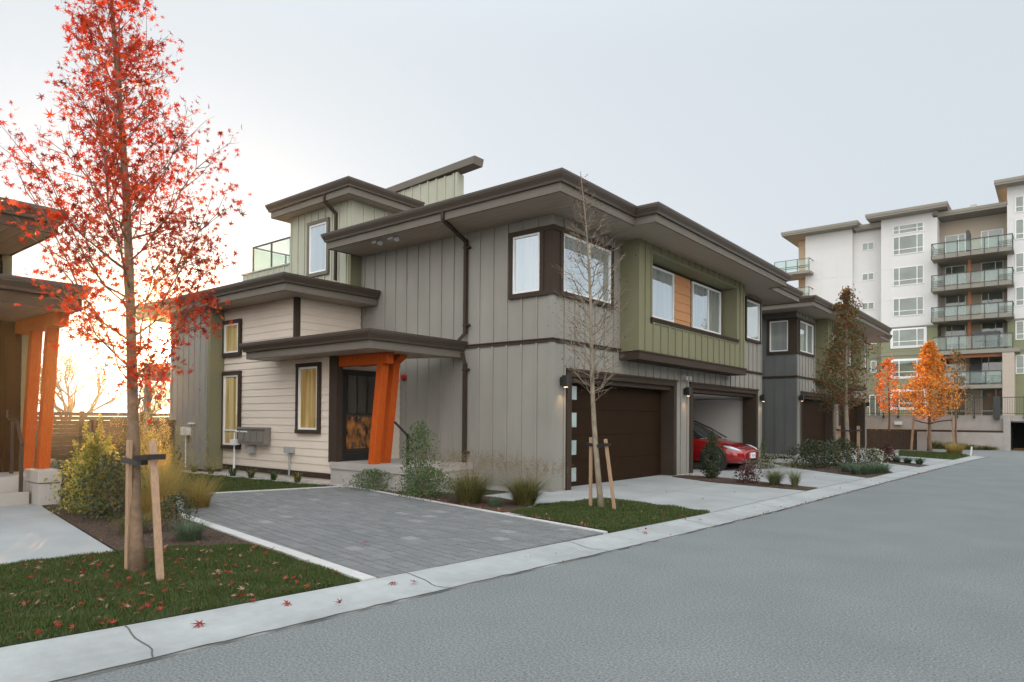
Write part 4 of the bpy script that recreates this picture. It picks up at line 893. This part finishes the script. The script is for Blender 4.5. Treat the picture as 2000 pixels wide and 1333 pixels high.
plant_grass(-7.30, 8.60, 'small blue green tuft between the two seeding grasses', 350, .28, .22, 'blgrass', 0, r0=.08, w=.004, name='fescue_tuft')
plant_shrub(-6.85, 16.6, 'narrow dark conifer beside the red car', 4200, .24, 1.08, 'dkshrub', .045, 'conifer', 'conifer', shape='column', stems=2)
plant_shrub(-5.70, 15.95, 'small burgundy leaved shrub between the two concrete drives', 900, .30, .48, 'burgundy', .05)
plant_grass(-5.05, 15.85, 'wispy yellow green grass clump, left of the pair by the street', 900, .60, .60, 'palegrass', 60, 'palegrass', .08, .007, droop=.4)
plant_grass(-4.55, 15.65, 'narrow wispy grass clump nearest the curb', 420, .58, .32, 'palegrass', 20, 'palegrass', .05, .007, droop=.3)
plant_shrub(-7.25, 21.6, 'pointed bright green dwarf conifer in front of the last garage post', 1300, .20, .85, 'shrub', .03, 'conifer', 'conifer', shape='cone', stems=1)
plant_shrub(-7.05, 21.3, 'round variegated shrub at the foot of the dwarf conifer', 1100, .33, .42, 'variegated', .05)
plant_shrub(-6.0, 22.6, 'large dark green mounded shrub left in the far planting bed', 3600, .85, .80, 'dkshrub', .06)
plant_shrub(-5.5, 23.9, 'dark green mounded shrub behind the large one', 2600, .75, .85, 'dkshrub', .06)
plant_shrub(-4.7, 24.6, 'variegated white edged shrub right of the staked green and rusty tree', 900, .40, .55, 'variegated', .07)
for i, (x, y) in enumerate(((-4.30, 20.7), (-4.12, 21.25), (-3.98, 21.8), (-4.7, 21.5))):
    plant_grass(x, y, ('blue green grass mound nearest the camera in the far bed', 'second blue green grass mound from the front of the far bed', 'blue green grass mound farthest along the far bed by the curb', 'blue green grass mound set back behind the row')[i], 700, .40, .40, 'blgrass', 0, r0=.2, w=.009, name='grass_mound', group='blue green grass mounds in the far bed')
plant_shrub(-4.95, 28.2, 'burgundy shrub in the narrow bed beyond the far bed', 700, .38, .55, 'burgundy', .08)
for i, (x, y) in enumerate(((-4.55, 27.9), (-4.15, 27.5), (-3.75, 27.2))):
    plant_grass(x, y, ('arching blue green clump beside the far burgundy shrub', 'middle arching blue green clump of the narrow bed', 'arching blue green clump at the curb end of the narrow bed')[i], 260, .42, .42, 'blgrass', 0, r0=.08, w=.02, group='arching clumps in the narrow bed', droop=.45)
plant_grass(-3.72, 37.3, 'round golden grass clump lit by the sun under the large orange tree', 900, .75, .50, 'goldgrass', 30, 'goldgrass', .28, .015)
for i, x in enumerate((-6.2, -5.5, -4.9, -4.3, -3.8, -3.2, -2.8)):
    plant_grass(x, 44.9, ('green grass clump before the retaining wall, %s from the left') % ('first', 'second', 'third', 'fourth', 'fifth', 'sixth', 'seventh')[i], 260, .75-.08*i, .45, 'olgrass', 0, r0=.25, w=.02, group='grass clumps along the retaining wall')
q = MB(); q.bar((-3.02, 36.3, 0), (-2.98, 36.3, .42), .06); tag(q.build('marker_post', M['vinyl']), 'short white marker post at the end of the curb', 'post')

# ------------------------------------------------------------ fallen leaves
def litter(name, n, xy, size, z, mt='dead', kind='star'):
    P = np.array(xy); P = np.concatenate([P, np.full((len(P), 1), z)], 1)
    v, f = leaves(rs, P, size*rs.uniform(.6, 1.2, len(P)), kind, flat=4, up=.3); return fastmesh(name, v, f, M[mt])
n = 900; X = rs.uniform(-7.9, -4.9, n); Y = np.clip(rs.normal(2.7, .9, n), -.5, 4.1); m_ = inpoly(X, Y, LAWNS[0]); xy = np.stack([X[m_], Y[m_]], 1)[:300]
struct(litter('fallen_leaves', 0, xy, .085, .062), 'stuff')
n = 300; X = rs.uniform(-6.9, -4.3, n); Y = rs.uniform(7.7, 11, n); m_ = inpoly(X, Y, LAWNS[2]); xy = np.stack([X[m_], Y[m_]], 1)[:70]
e = [(-11.8+(7.1*t)+rs.normal(0, .03), 9.13-1.4*t+abs(rs.normal(0, .06))) for t in rs.uniform(.25, 1, 110)]
struct(litter('fallen_leaves', 0, np.concatenate([xy, e]), .07, .060), 'stuff')
xy = [(lerp_line(CB, y)+rs.uniform(.05, .8), y) for y in rs.uniform(5, 33, 90)]+[(lerp_line(RE, y)+abs(rs.normal(0, .06)), y) for y in rs.uniform(9, 26, 200)]+[(rs.uniform(-7.6, -4.4), rs.uniform(11, 20)) for _ in range(45)]
struct(litter('leaf_litter', 0, xy, .035, .042, 'dead', 'quad'), 'stuff')
for (x, y, z, s, lb) in ((-4.72, 3.05, .028, .12, 'fallen maple leaf lying on the curb below the near lawn'), (-4.62, 4.05, .026, .13, 'fallen leaf on the curb nearest the joint by the pavers'),
        (-4.45, 3.35, .02, .11, 'fallen leaf low on the curb close to the road edge'), (-4.95, 2.9, .045, .12, 'fallen leaf on the upper curb edge touching the near lawn'), (-4.72, 2.35, .022, .14, 'fallen leaf farthest left on the near end of the curb'),
        (-6.25, 5.05, .046, .12, 'single fallen leaf on the grey pavers'), (-4.5, 4.2, .016, .12, 'fallen leaf lowest on the curb by the paver joint'), (-4.2, 8.0, .024, .12, 'fallen leaf on the curb in front of the small lawn'), (-4.1, 9.5, .024, .12, 'fallen leaf on the curb at the far corner of the small lawn')):
    v, f = leaves(rs, np.array([[0, 0, .015]]), np.array([s]), 'star', flat=5, up=1)
    o = fastmesh('fallen_leaf', v, f, M['dead']); o.location = (x, y, z); tag(o, lb, 'leaf', 'single leaves on the paving')

# ------------------------------------------------------------ fences at the left
q = thing('railing', (-19.5, 6.9, 0), 'dark timber railing with cross braces behind the golden grasses', 'railing')
b = MB(); b.box(-19.56, -19.44, 3.0, 8.85, .86, 1.0); b.box(-19.53, -19.47, 3.0, 8.85, .58, .66); b.box(-19.53, -19.47, 3.0, 8.85, .08, .16); b.build('rail', M['fence'], q)
for y in (3.1, 4.9, 6.9, 8.75): b = MB(); b.box(-19.6, -19.4, y-.09, y+.09, 0, 1.36); b.box(-19.63, -19.37, y-.12, y+.12, 1.36, 1.40); b.build('post', M['fence'], q)
b = MB()
for y in (4.0, 5.9, 7.8): b.bar((-19.5, y-.85, .16), (-19.5, y+.85, .86), .05, .06); b.bar((-19.46, y-.85, .86), (-19.46, y+.85, .16), .05, .06)
b.build('cross_brace', M['fence'], q)
q = thing('slatted_fence', (-27, 8, 0), 'tall brown fence of horizontal slats at the back of the gardens', 'fence')
b = MB()
for i in range(11): b.box(-27.02, -26.98, -8, 16, .02+i*.148, .02+i*.148+.135)
b.build('slats', M['fence'], q)
for i in range(12): b = MB(); b.box(-26.98, -26.88, -7+i*2, -6.88+i*2, 0, 1.68); b.build('post', M['fence'], q)
# hedge / distant trees line beyond
for i, (x, y, rx, h) in enumerate(((-42, 9, 3.5, 1.5), (-40, 16, 3.5, 1.35), (-45, 22, 4, 1.6))):
    plant_shrub(x, y, ('low brown hedge plant left beyond the slatted fence', 'low brown hedge plant in the middle beyond the slatted fence', 'low brown hedge plant right beyond the slatted fence')[i], 2600, rx, h, 'hedge', .22, 'shrub', 'shrub', shape='dome', stems=0, z0=-.06)

# ------------------------------------------------------------ car
def car():
    H = thing('parked_car', (-9.2, 20.25, .03), 'glossy red hatchback poking its nose out of the open garage', 'car')
    x0, yc, z0 = -7.10, 20.25, .03
    def loft(st, sec):
        vs = []; fs = []
        for s in st: vs += sec(*s)
        k = len(sec(*st[0]))
        for i in range(len(st)-1):
            for a in range(k): b = (a+1) % k; fs.append((i*k+a, i*k+b, (i+1)*k+b, (i+1)*k+a))
        fs += [tuple(range(k))[::-1], tuple((len(st)-1)*k+a for a in range(k))]
        return vs, fs
    def sec(x, w, zt, zs, zb):
        h = [(0, zb), (.80*w, zb), (.97*w, zb+.10), (w, (zb+zs)/2), (.985*w, zs-.03), (.93*w, zs+.02), (.72*w, zs+.75*(zt-zs)), (.35*w, zt), (0, zt+.01)]
        pts = [(x0-x, yc-p, z0+z) for p, z in h]+[(x0-x, yc+p, z0+z) for p, z in h[-2:0:-1]]
        return pts
    st = [(0, .56, .56, .50, .27), (.05, .70, .62, .54, .22), (.18, .82, .69, .60, .19), (.42, .89, .77, .68, .18), (.8, .92, .86, .78, .18), (1.2, .93, .94, .86, .18), (1.6, .935, .99, .91, .18), (2.6, .94, 1.01, .94, .18), (3.5, .94, 1.03, .97, .18), (4.1, .90, 1.02, .94, .2), (4.42, .80, .95, .86, .25), (4.5, .70, .85, .78, .32)]
    v, f = loft(st, sec); b = MB().add(v, f); o = b.build('body', M['carpaint'], H, smooth=True); s = o.modifiers.new('sub', 'SUBSURF'); s.levels = 2; s.render_levels = 2
    def sec2(x, wb, wt, zb, zt):
        h = [(0, zb), (wb, zb), (wb*.97, zb+.1*(zt-zb)), (wt, zb+.86*(zt-zb)), (wt*.8, zt-.01), (0, zt)]
        return [(x0-x, yc-p, z0+z) for p, z in h]+[(x0-x, yc+p, z0+z) for p, z in h[-2:0:-1]]
    st2 = [(1.15, .70, .68, .90, .93), (1.30, .80, .66, .90, 1.03), (1.65, .86, .63, .92, 1.26), (2.0, .87, .62, .93, 1.42), (2.4, .88, .62, .94, 1.50), (3.0, .88, .61, .95, 1.50), (3.6, .86, .58, .96, 1.40), (4.1, .82, .55, .97, 1.20), (4.4, .72, .5, .9, 1.0)]
    v, f = loft(st2, sec2); b = MB().add(v, f); o = b.build('cabin_glass', M['carglass'], H, smooth=True); s = o.modifiers.new('sub', 'SUBSURF'); s.levels = 2; s.render_levels = 2
    for sg in (-1, 1):
        b = MB(); b.tube([(x0-1.12, yc+sg*.84, z0+.93), (x0-1.62, yc+sg*.76, z0+1.22), (x0-2.1, yc+sg*.66, z0+1.44), (x0-3.0, yc+sg*.64, z0+1.49), (x0-3.9, yc+sg*.66, z0+1.30), (x0-4.35, yc+sg*.75, z0+1.0)], .026, 8); b.build('roof_pillar', M['black'], H, smooth=True)
        b = MB(); b.tube([(x0-1.62, yc+sg*.93, z0+.98), (x0-1.66, yc+sg*1.02, z0+1.02)], [.05, .09], 8); b.build('wing_mirror', M['carpaint'], H)
    for wx in (.86, 3.72):
        for sg in (-1, 1):
            b = MB(); b.tube([(x0-wx, yc+sg*.70, z0+.34), (x0-wx, yc+sg*.945, z0+.34)], [.40, .40], 28); b.build('wheel_arch', M['black'], H)
            b = MB(); b.tube([(x0-wx, yc+sg*.74, z0+.335), (x0-wx, yc+sg*.955, z0+.335)], .335, 28); w = b.build('wheel', M['tyre'], H)
            b = MB()
            for i in range(10):
                a = i*math.pi/5; c0 = Vector((x0-wx, yc+sg*.96, z0+.335)); b.bar(c0+Vector((math.cos(a)*.03, 0, math.sin(a)*.03)), c0+Vector((math.cos(a)*.23, 0, math.sin(a)*.23)), .028, .012)
            b.tube([(x0-wx, yc+sg*.95, z0+.335), (x0-wx, yc+sg*.97, z0+.335)], .05, 12)
            ring = [(x0-wx+.235*math.cos(a), yc+sg*.957, z0+.335+.235*math.sin(a)) for a in np.linspace(0, 2*math.pi, 25)]; b.tube(ring, .012, 5); b.build('rim', M['rim'], w)
    for sg in (-1, 1):
        b = MB(); P = [(x0-.10, yc+sg*.66, z0+.575), (x0-.20, yc+sg*.755, z0+.615), (x0-.36, yc+sg*.83, z0+.665), (x0-.56, yc+sg*.865, z0+.725)]; b.tube(P, [.02, .046, .055, .018], 10); b.build('headlight', M['headlight'], H, smooth=True)
    b = MB(); b.box(x0-.12, x0-.005, yc-.42, yc+.42, z0+.27, z0+.35); b.build('air_intake', M['black'], H, bevel=.02)
    b = MB(); b.box(x0-.02, x0+.035, yc-.16, yc+.16, z0+.36, z0+.52); p = b.build('licence_plate', M['plate'], H)
    b = MB(); rgp = random.Random(2)
    for i in range(6):
        y = yc-.12+i*.043
        if i == 3: continue
        b.box(x0+.035, x0+.038, y, y+.008, z0+.40, z0+.47); b.box(x0+.035, x0+.038, y, y+.026, z0+.462, z0+.47)
        if i % 2: b.box(x0+.035, x0+.038, y+.02, y+.027, z0+.40, z0+.462)
    b.build('plate_characters', M['blue'], p)
car()

# ------------------------------------------------------------ retaining wall, terrace fence, parkade mouth
q = thing('retaining_wall', (-5, 45.6, 0), 'pale concrete retaining wall with a dark parkade mouth at its right end', 'wall')
b = MB(); b.box(-15, -2.0, 45.6, 46.0, 0, 1.90); b.box(-2.0, 8, 45.6, 46.0, 1.58, 1.90); b.box(-2.3, -1.99, 45.3, 45.6, 0, 1.80); b.build('wall', M['wallconc'], q)
b = MB(); b.box(-5.75, -2.3, 45.15, 45.59, -.02, .95); b.build('lower_wall', M['wallconc'], q)
b = MB(); b.prism([(-9, 45.2), (-9, 45.59), (-2.32, 45.59), (-2.32, 45.15)], .951, 1.06); b.build('planter_soil', M['soil'], q)
b = MB(); b.box(-2, 8, 50, 50.2, 0, 1.6); b.box(-2.1, -2, 46, 50, 0, 1.6); b.box(-2.1, 8, 46.01, 50, 1.59, 1.7); b.build('parkade_interior', M['tyre'], q)
b = MB(); b.box(-7.55, -7.15, 45.45, 45.6, 1.33, 1.52); b.build('utility_box', M['vinyl'], q)
b = MB(); b.box(-15, 8, 46.0, 61.9, 1.5, 1.88); struct(b.build('terrace', M['conc']))
q = thing('terrace_fence', (-5, 45.7, 1.9), 'black picket railing along the top of the retaining wall', 'railing')
b = MB(); b.box(-14, 4, 45.50, 45.54, 2.86, 2.90); b.box(-14, 4, 45.50, 45.54, 1.98, 2.01)
x = -14
while x < 4: b.box(x, x+.014, 45.51, 45.53, 2.0, 2.87); x += .105
b.build('pickets', M['iron'], q)
for x in (-11.5, -9.8, -8.12, -7.35, -4.42, -3.62, -1.4, 0.2): b = MB(); b.bar((x, 45.5, 1.75), (x, 45.5, 2.94), .055); b.tube([(x, 45.6, 1.78), (x, 45.44, 1.78)], .055, 8); b.build('post', M['iron'], q)
b = MB(); b.box(-2.75, -2.45, 45.3, 45.6, 1.72, 2.93); b.build('corner_post', M['iron'], q)
# boarded screen with dark planting on it and the block pillar
q = thing('board_screen', (-6.8, 41.8, 0), 'dark board screen overhung by planting, left of the large orange tree', 'screen')
b = MB(); b.box(-9.2, -5.85, 41.8, 41.9, 0, 1.0); battens(b, 'y', 41.8, -1, -9.2, -5.85, 0, 1.0, step=.55); b.build('boards', M['fence'], q)
b = MB(); b.box(-5.85, -5.30, 41.7, 42.2, 0, .98); tag(b.build('concrete_pillar', M['wallconc']), 'rough concrete pillar at the right end of the dark board screen', 'pillar')
for i, x in enumerate((-8.7, -8.0, -7.3, -6.6, -6.0)):
    plant_grass(x, 42.1, ('trailing rusty plant over the board screen, %s from the left') % ('first', 'second', 'third', 'fourth', 'fifth')[i], 300, 1.15, .4, 'olgrass', 20, 'goldgrass', .2, .02, group='trailing plants on the board screen')

# ------------------------------------------------------------ apartment building
def apartment():
    H = thing('apartment_building', (-8, 62, 1.9), 'six storey white and green apartment building with glass balconies at the end of the street', 'building')
    ZG = 9.15
    def wallp(name, x0, x1, y, z0, z1, mt): b = MB(); b.box(x0, x1, y, 74, z0, z1); return b.build(name, M[mt], H)
    def lapw(name, x0, x1, y, z0, z1):
        b = MB(); b.box(x0, x1, y, 74, z0, z1); lap(b, 'y', y, -1, x0, x1, z0, z1, .24); return b.build(name, M['aptgreen'], H)
    b = MB(); b.box(-17.3, -13.5, 62.5, 74, ZG, 17.85); b.box(-13.5, -11.24, 63.0, 74, ZG, 17.6); b.box(-11.24, -7.30, 62, 74, ZG, 18.05); b.box(-7.30, -2.88, 64, 74, ZG, 17.6); b.box(-2.88, 9, 62, 74, ZG, 19.0)
    for z in (11.75, 14.25, 16.9):       # panel joints as fine reveals
        for (x0, x1, y) in ((-17.3, -13.5, 62.5), (-13.5, -11.24, 63.0), (-11.24, -7.3, 62), (-2.88, 9, 62)): b.box(x0, x1, y-.015, y, z-.35, z-.32)
    for (x, y) in ((-15.9, 62.5), (-14.7, 62.5), (-10.6, 62), (-7.8, 62)): b.box(x, x+.02, y-.012, y, ZG, 17.7)
    b.build('white_wall', M['white'], H)
    b = MB()
    for (x0, x1, y) in ((-17.3, -13.5, 62.5), (-13.5, -11.24, 63.0), (-11.24, -7.30, 62), (-2.88, 9, 62)): b.box(x0, x1, y, 74, 1.88, ZG); lap(b, 'y', y, -1, x0, x1, 1.9, ZG-.1, .22)
    b.box(-7.3, -2.88, 64, 74, 1.88, ZG); b.build('green_wall', M['aptgreen'], H)
    b = MB()
    for (x0, x1, y) in ((-17.35, -13.5, 62.5), (-13.5, -11.26, 63.0), (-11.30, -7.24, 62), (-2.94, 9, 62)):
        for z in (ZG-.12, 6.85): b.box(x0, x1, y-.07, y, z, z+.14)
    b.build('belt_trim', M['apttrim'], H)
    # roofs
    def rf(name, x0, x1, y0, y1, z): b = MB(); b.box(x0, x1, y0, y1, z, z+.14); b.box(x0-.05, x1+.05, y0-.05, y1, z+.14, z+.36); b.build(name, M['apttrim'], H)
    rf('roof', -19.0, -12.9, 61.4, 74, 17.86); rf('roof', -13.3, -11.0, 62.2, 74, 17.62); rf('bay_roof', -12.15, -6.55, 60.9, 74, 18.06); rf('roof', -7.6, -2.9, 62.0, 74, 17.60); rf('bay_roof', -3.55, 9, 60.9, 74, 19.0)
    b = MB(); b.box(-5.2, -4.9, 63, 63.3, 17.9, 18.35); b.box(-5.25, -4.85, 62.95, 63.35, 18.35, 18.42); b.build('roof_vent', M['white'], H)
    # windows in bay
    def win(x0, x1, y, z0, z1, mull=(), hm=(), frame='vinyl'):
        f = MB(); v = .06; f.box(x0, x1, y-.05, y, z0, z0+v); f.box(x0, x1, y-.05, y, z1-v, z1); f.box(x0, x0+v, y-.05, y, z0+v, z1-v); f.box(x1-v, x1, y-.05, y, z0+v, z1-v)
        for q in mull: f.box(q-.03, q+.03, y-.045, y, z0+v, z1-v)
        for q in hm: f.box(x0+v, x1-v, y-.04, y, q-.025, q+.025)
        w = f.build('window', M[frame], H); p = MB(); p.box(x0+v, x1-v, y-.02, y+.02, z0+v, z1-v); p.build('pane', M['aptpane'], w)
    for zb, zt in ((15.0, 16.5), (12.5, 13.98), (10.02, 11.48)): win(-10.38, -8.22, 62, zb, zt, (-9.93, -8.68), (zb+.42,))
    win(-10.38, -8.22, 62, 16.68, 17.4, (-9.93, -8.68), (17.02,))
    for zb, zt in ((7.55, 8.95), (5.1, 6.45), (2.6, 4.0)):
        b = MB(); b.box(-10.55, -8.02, 61.93, 61.99, zb-.12, zt+.12); b.build('window_surround', M['vinyl'], H); win(-10.42, -8.15, 61.93, zb, zt, (-9.93, -8.68), (zb+.42,))
    for zb, zt in ((15.95, 16.62), (13.4, 14.03), (10.92, 11.55)): win(-12.87, -11.93, 63, zb, zt, (-12.4,))
    for zb, zt in ((8.0, 8.5), (5.6, 6.6)): win(-12.2, -11.75, 63, zb, zt)
    win(-12.3, -11.4, 63, 1.95, 3.75, (-11.85,))
    for zb, zt in ((17.0, 18.2), (15.0, 16.5), (12.55, 14.0), (10.1, 11.5), (7.6, 9.0), (5.1, 6.5)): win(-2.40, -.3, 62, zb, zt, (-1.9,), (zb+.42,))
    # recessed balconies
    b = MB(); b.box(-7.29, -2.89, 63.9, 63.99, 2.0, 17.5); b.build('recess_wall', M['beige'], H)
    for k, zf in enumerate((14.15, 11.68, 9.32, 6.95, 4.35, 1.95)):
        for (x0, x1, mm) in ((-7.0, -5.62, -6.1 if k % 2 == 0 else -6.55), (-4.62, -3.2, -4.15 if k % 2 == 0 else -3.7)):
            win(x0, x1, 63.9, zf+.05, zf+2.28, (mm,), (zf+.45,))
    DARK = {}
    for k, (zs, zr) in enumerate(((13.97, 15.15), (11.52, 12.72), (9.17, 10.26))):
        b = MB(); b.box(-7.55, -2.45, 60.45, 62, zs, zs+.30); b.box(-7.28, -2.9, 62, 64, zs, zs+.28); s = b.build('balcony_slab', M['apttrim'], H)
        b = MB(); xs = np.linspace(-7.5, -2.5, 7)
        for x in xs: b.bar((x, 60.44, zs-.05), (x, 60.44, zr+.02), .05)
        b.bar((-7.52, 60.44, zr), (-2.48, 60.44, zr), .06); b.bar((-7.52, 60.44, zs+.36), (-2.48, 60.44, zs+.36), .04)
        for xx in (-7.5, -2.5): b.bar((xx, 60.44, zr), (xx, 62, zr), .05); b.bar((xx, 61.2, zs+.2), (xx, 61.2, zr), .05)
        for z in (.50, .62, .74): b.bar((xs[0], 60.44, zs+z), (xs[1], 60.44, zs+z), .03); b.bar((xs[5], 60.44, zs+z), (xs[6], 60.44, zs+z), .03)
        r = b.build('balcony_rail', M['iron'], H); g = MB(); g.box(-7.48, -2.52, 60.47, 60.485, zs+.38, zr-.04); g.build('glass_panel', M['railglass'], r)
        b = MB(); b.box(-5.30, -5.10, 61.8, 62.0, zs-2.2 if k else zs-2.2, zs); b.build('timber_post', M['wood2'], H)
    b = MB(); b.box(-5.3, -5.12, 60.6, 62.2, 14.27, 15.9); b.build('privacy_screen', M['iron'], H)
    for k, (zs, zr, x0, x1) in enumerate(((6.90, 8.0, -7.40, -2.5), (4.30, 5.30, -7.0, -3.15))):
        b = MB(); b.box(x0-.6 if k == 0 else x0, x1+.4 if k == 0 else x1, 60.45, 64, zs-.28, zs); b.build('balcony_slab', M['apttrim'], H)
        b = MB(); xs = np.linspace(x0, x1, 7 if k == 0 else 5)
        for x in xs: b.bar((x, 60.6, zs), (x, 60.6, zr), .05)
        b.bar((x0, 60.6, zr), (x1, 60.6, zr), .06); b.bar((x0, 60.6, zs+.1), (x1, 60.6, zs+.1), .04); r = b.build('balcony_rail', M['iron'], H)
        g = MB(); g.box(x0, x1, 60.63, 60.645, zs+.1, zr-.04); g.build('glass_panel', M['railglass'], r)
    b = MB(); b.box(-4.9, -3.3, 61.0, 62.2, 7.6, 8.25); b.build('balcony_awning', M['iron'], H)
    b = MB(); b.box(-7.3, -2.9, 60.9, 61.1, 6.36, 6.60); b.box(-5.35, -5.1, 61.9, 62.1, 7.0, 9.1); b.build('timber_beam', M['wood2'], H)
    b = MB(); b.box(-3.12, -2.42, 60.5, 62, 1.88, 6.60); b.build('brick_pillar', M['brick'], H)
    b = MB(); b.box(-5.35, -4.6, 63.4, 63.9, 4.35, 6.6); b.build('dark_divider', M['iron'], H)
    # left corner balconies
    for zs in (14.55, 12.05):
        b = MB(); b.box(-19.6, -16.6, 61.2, 64, zs-.22, zs); b.build('balcony_slab', M['apttrim'], H)
        b = MB()
        for x in np.linspace(-19.55, -16.65, 4): b.bar((x, 61.25, zs), (x, 61.25, zs+1.05), .05)
        for z in (.3, .45, 1.05): b.bar((-19.55, 61.25, zs+z), (-16.65, 61.25, zs+z), .04)
        b.bar((-16.65, 61.25, zs+1.05), (-16.65, 62.5, zs+1.05), .05); r = b.build('balcony_rail', M['iron'], H)
        g = MB(); g.box(-19.5, -16.7, 61.28, 61.29, zs+.1, zs+1.0); g.build('glass_panel', M['railglass'], r)
    b = MB(); b.box(-18.3, -17.3, 64.0, 74, 1.9, 17.85); b.build('corner_wall', M['beige'], H)
apartment()

# ------------------------------------------------------------ haze: faintly dusty evening air
b = MB(); b.box(-152, 152, -152, 152, -1.06, 21.5)
hz = bpy.data.materials.new('haze_air'); hz.use_nodes = True; t_ = hz.node_tree; t_.nodes.clear()
v_ = N('ShaderNodeVolumePrincipled', t_); v_.inputs['Color'].default_value = (1, .93, .84, 1); v_.inputs['Density'].default_value = 0.0005; v_.inputs['Anisotropy'].default_value = 0.92
o_ = N('ShaderNodeOutputMaterial', t_); t_.links.new(v_.outputs[0], o_.inputs['Volume'])
struct(b.build('haze', hz), 'stuff')
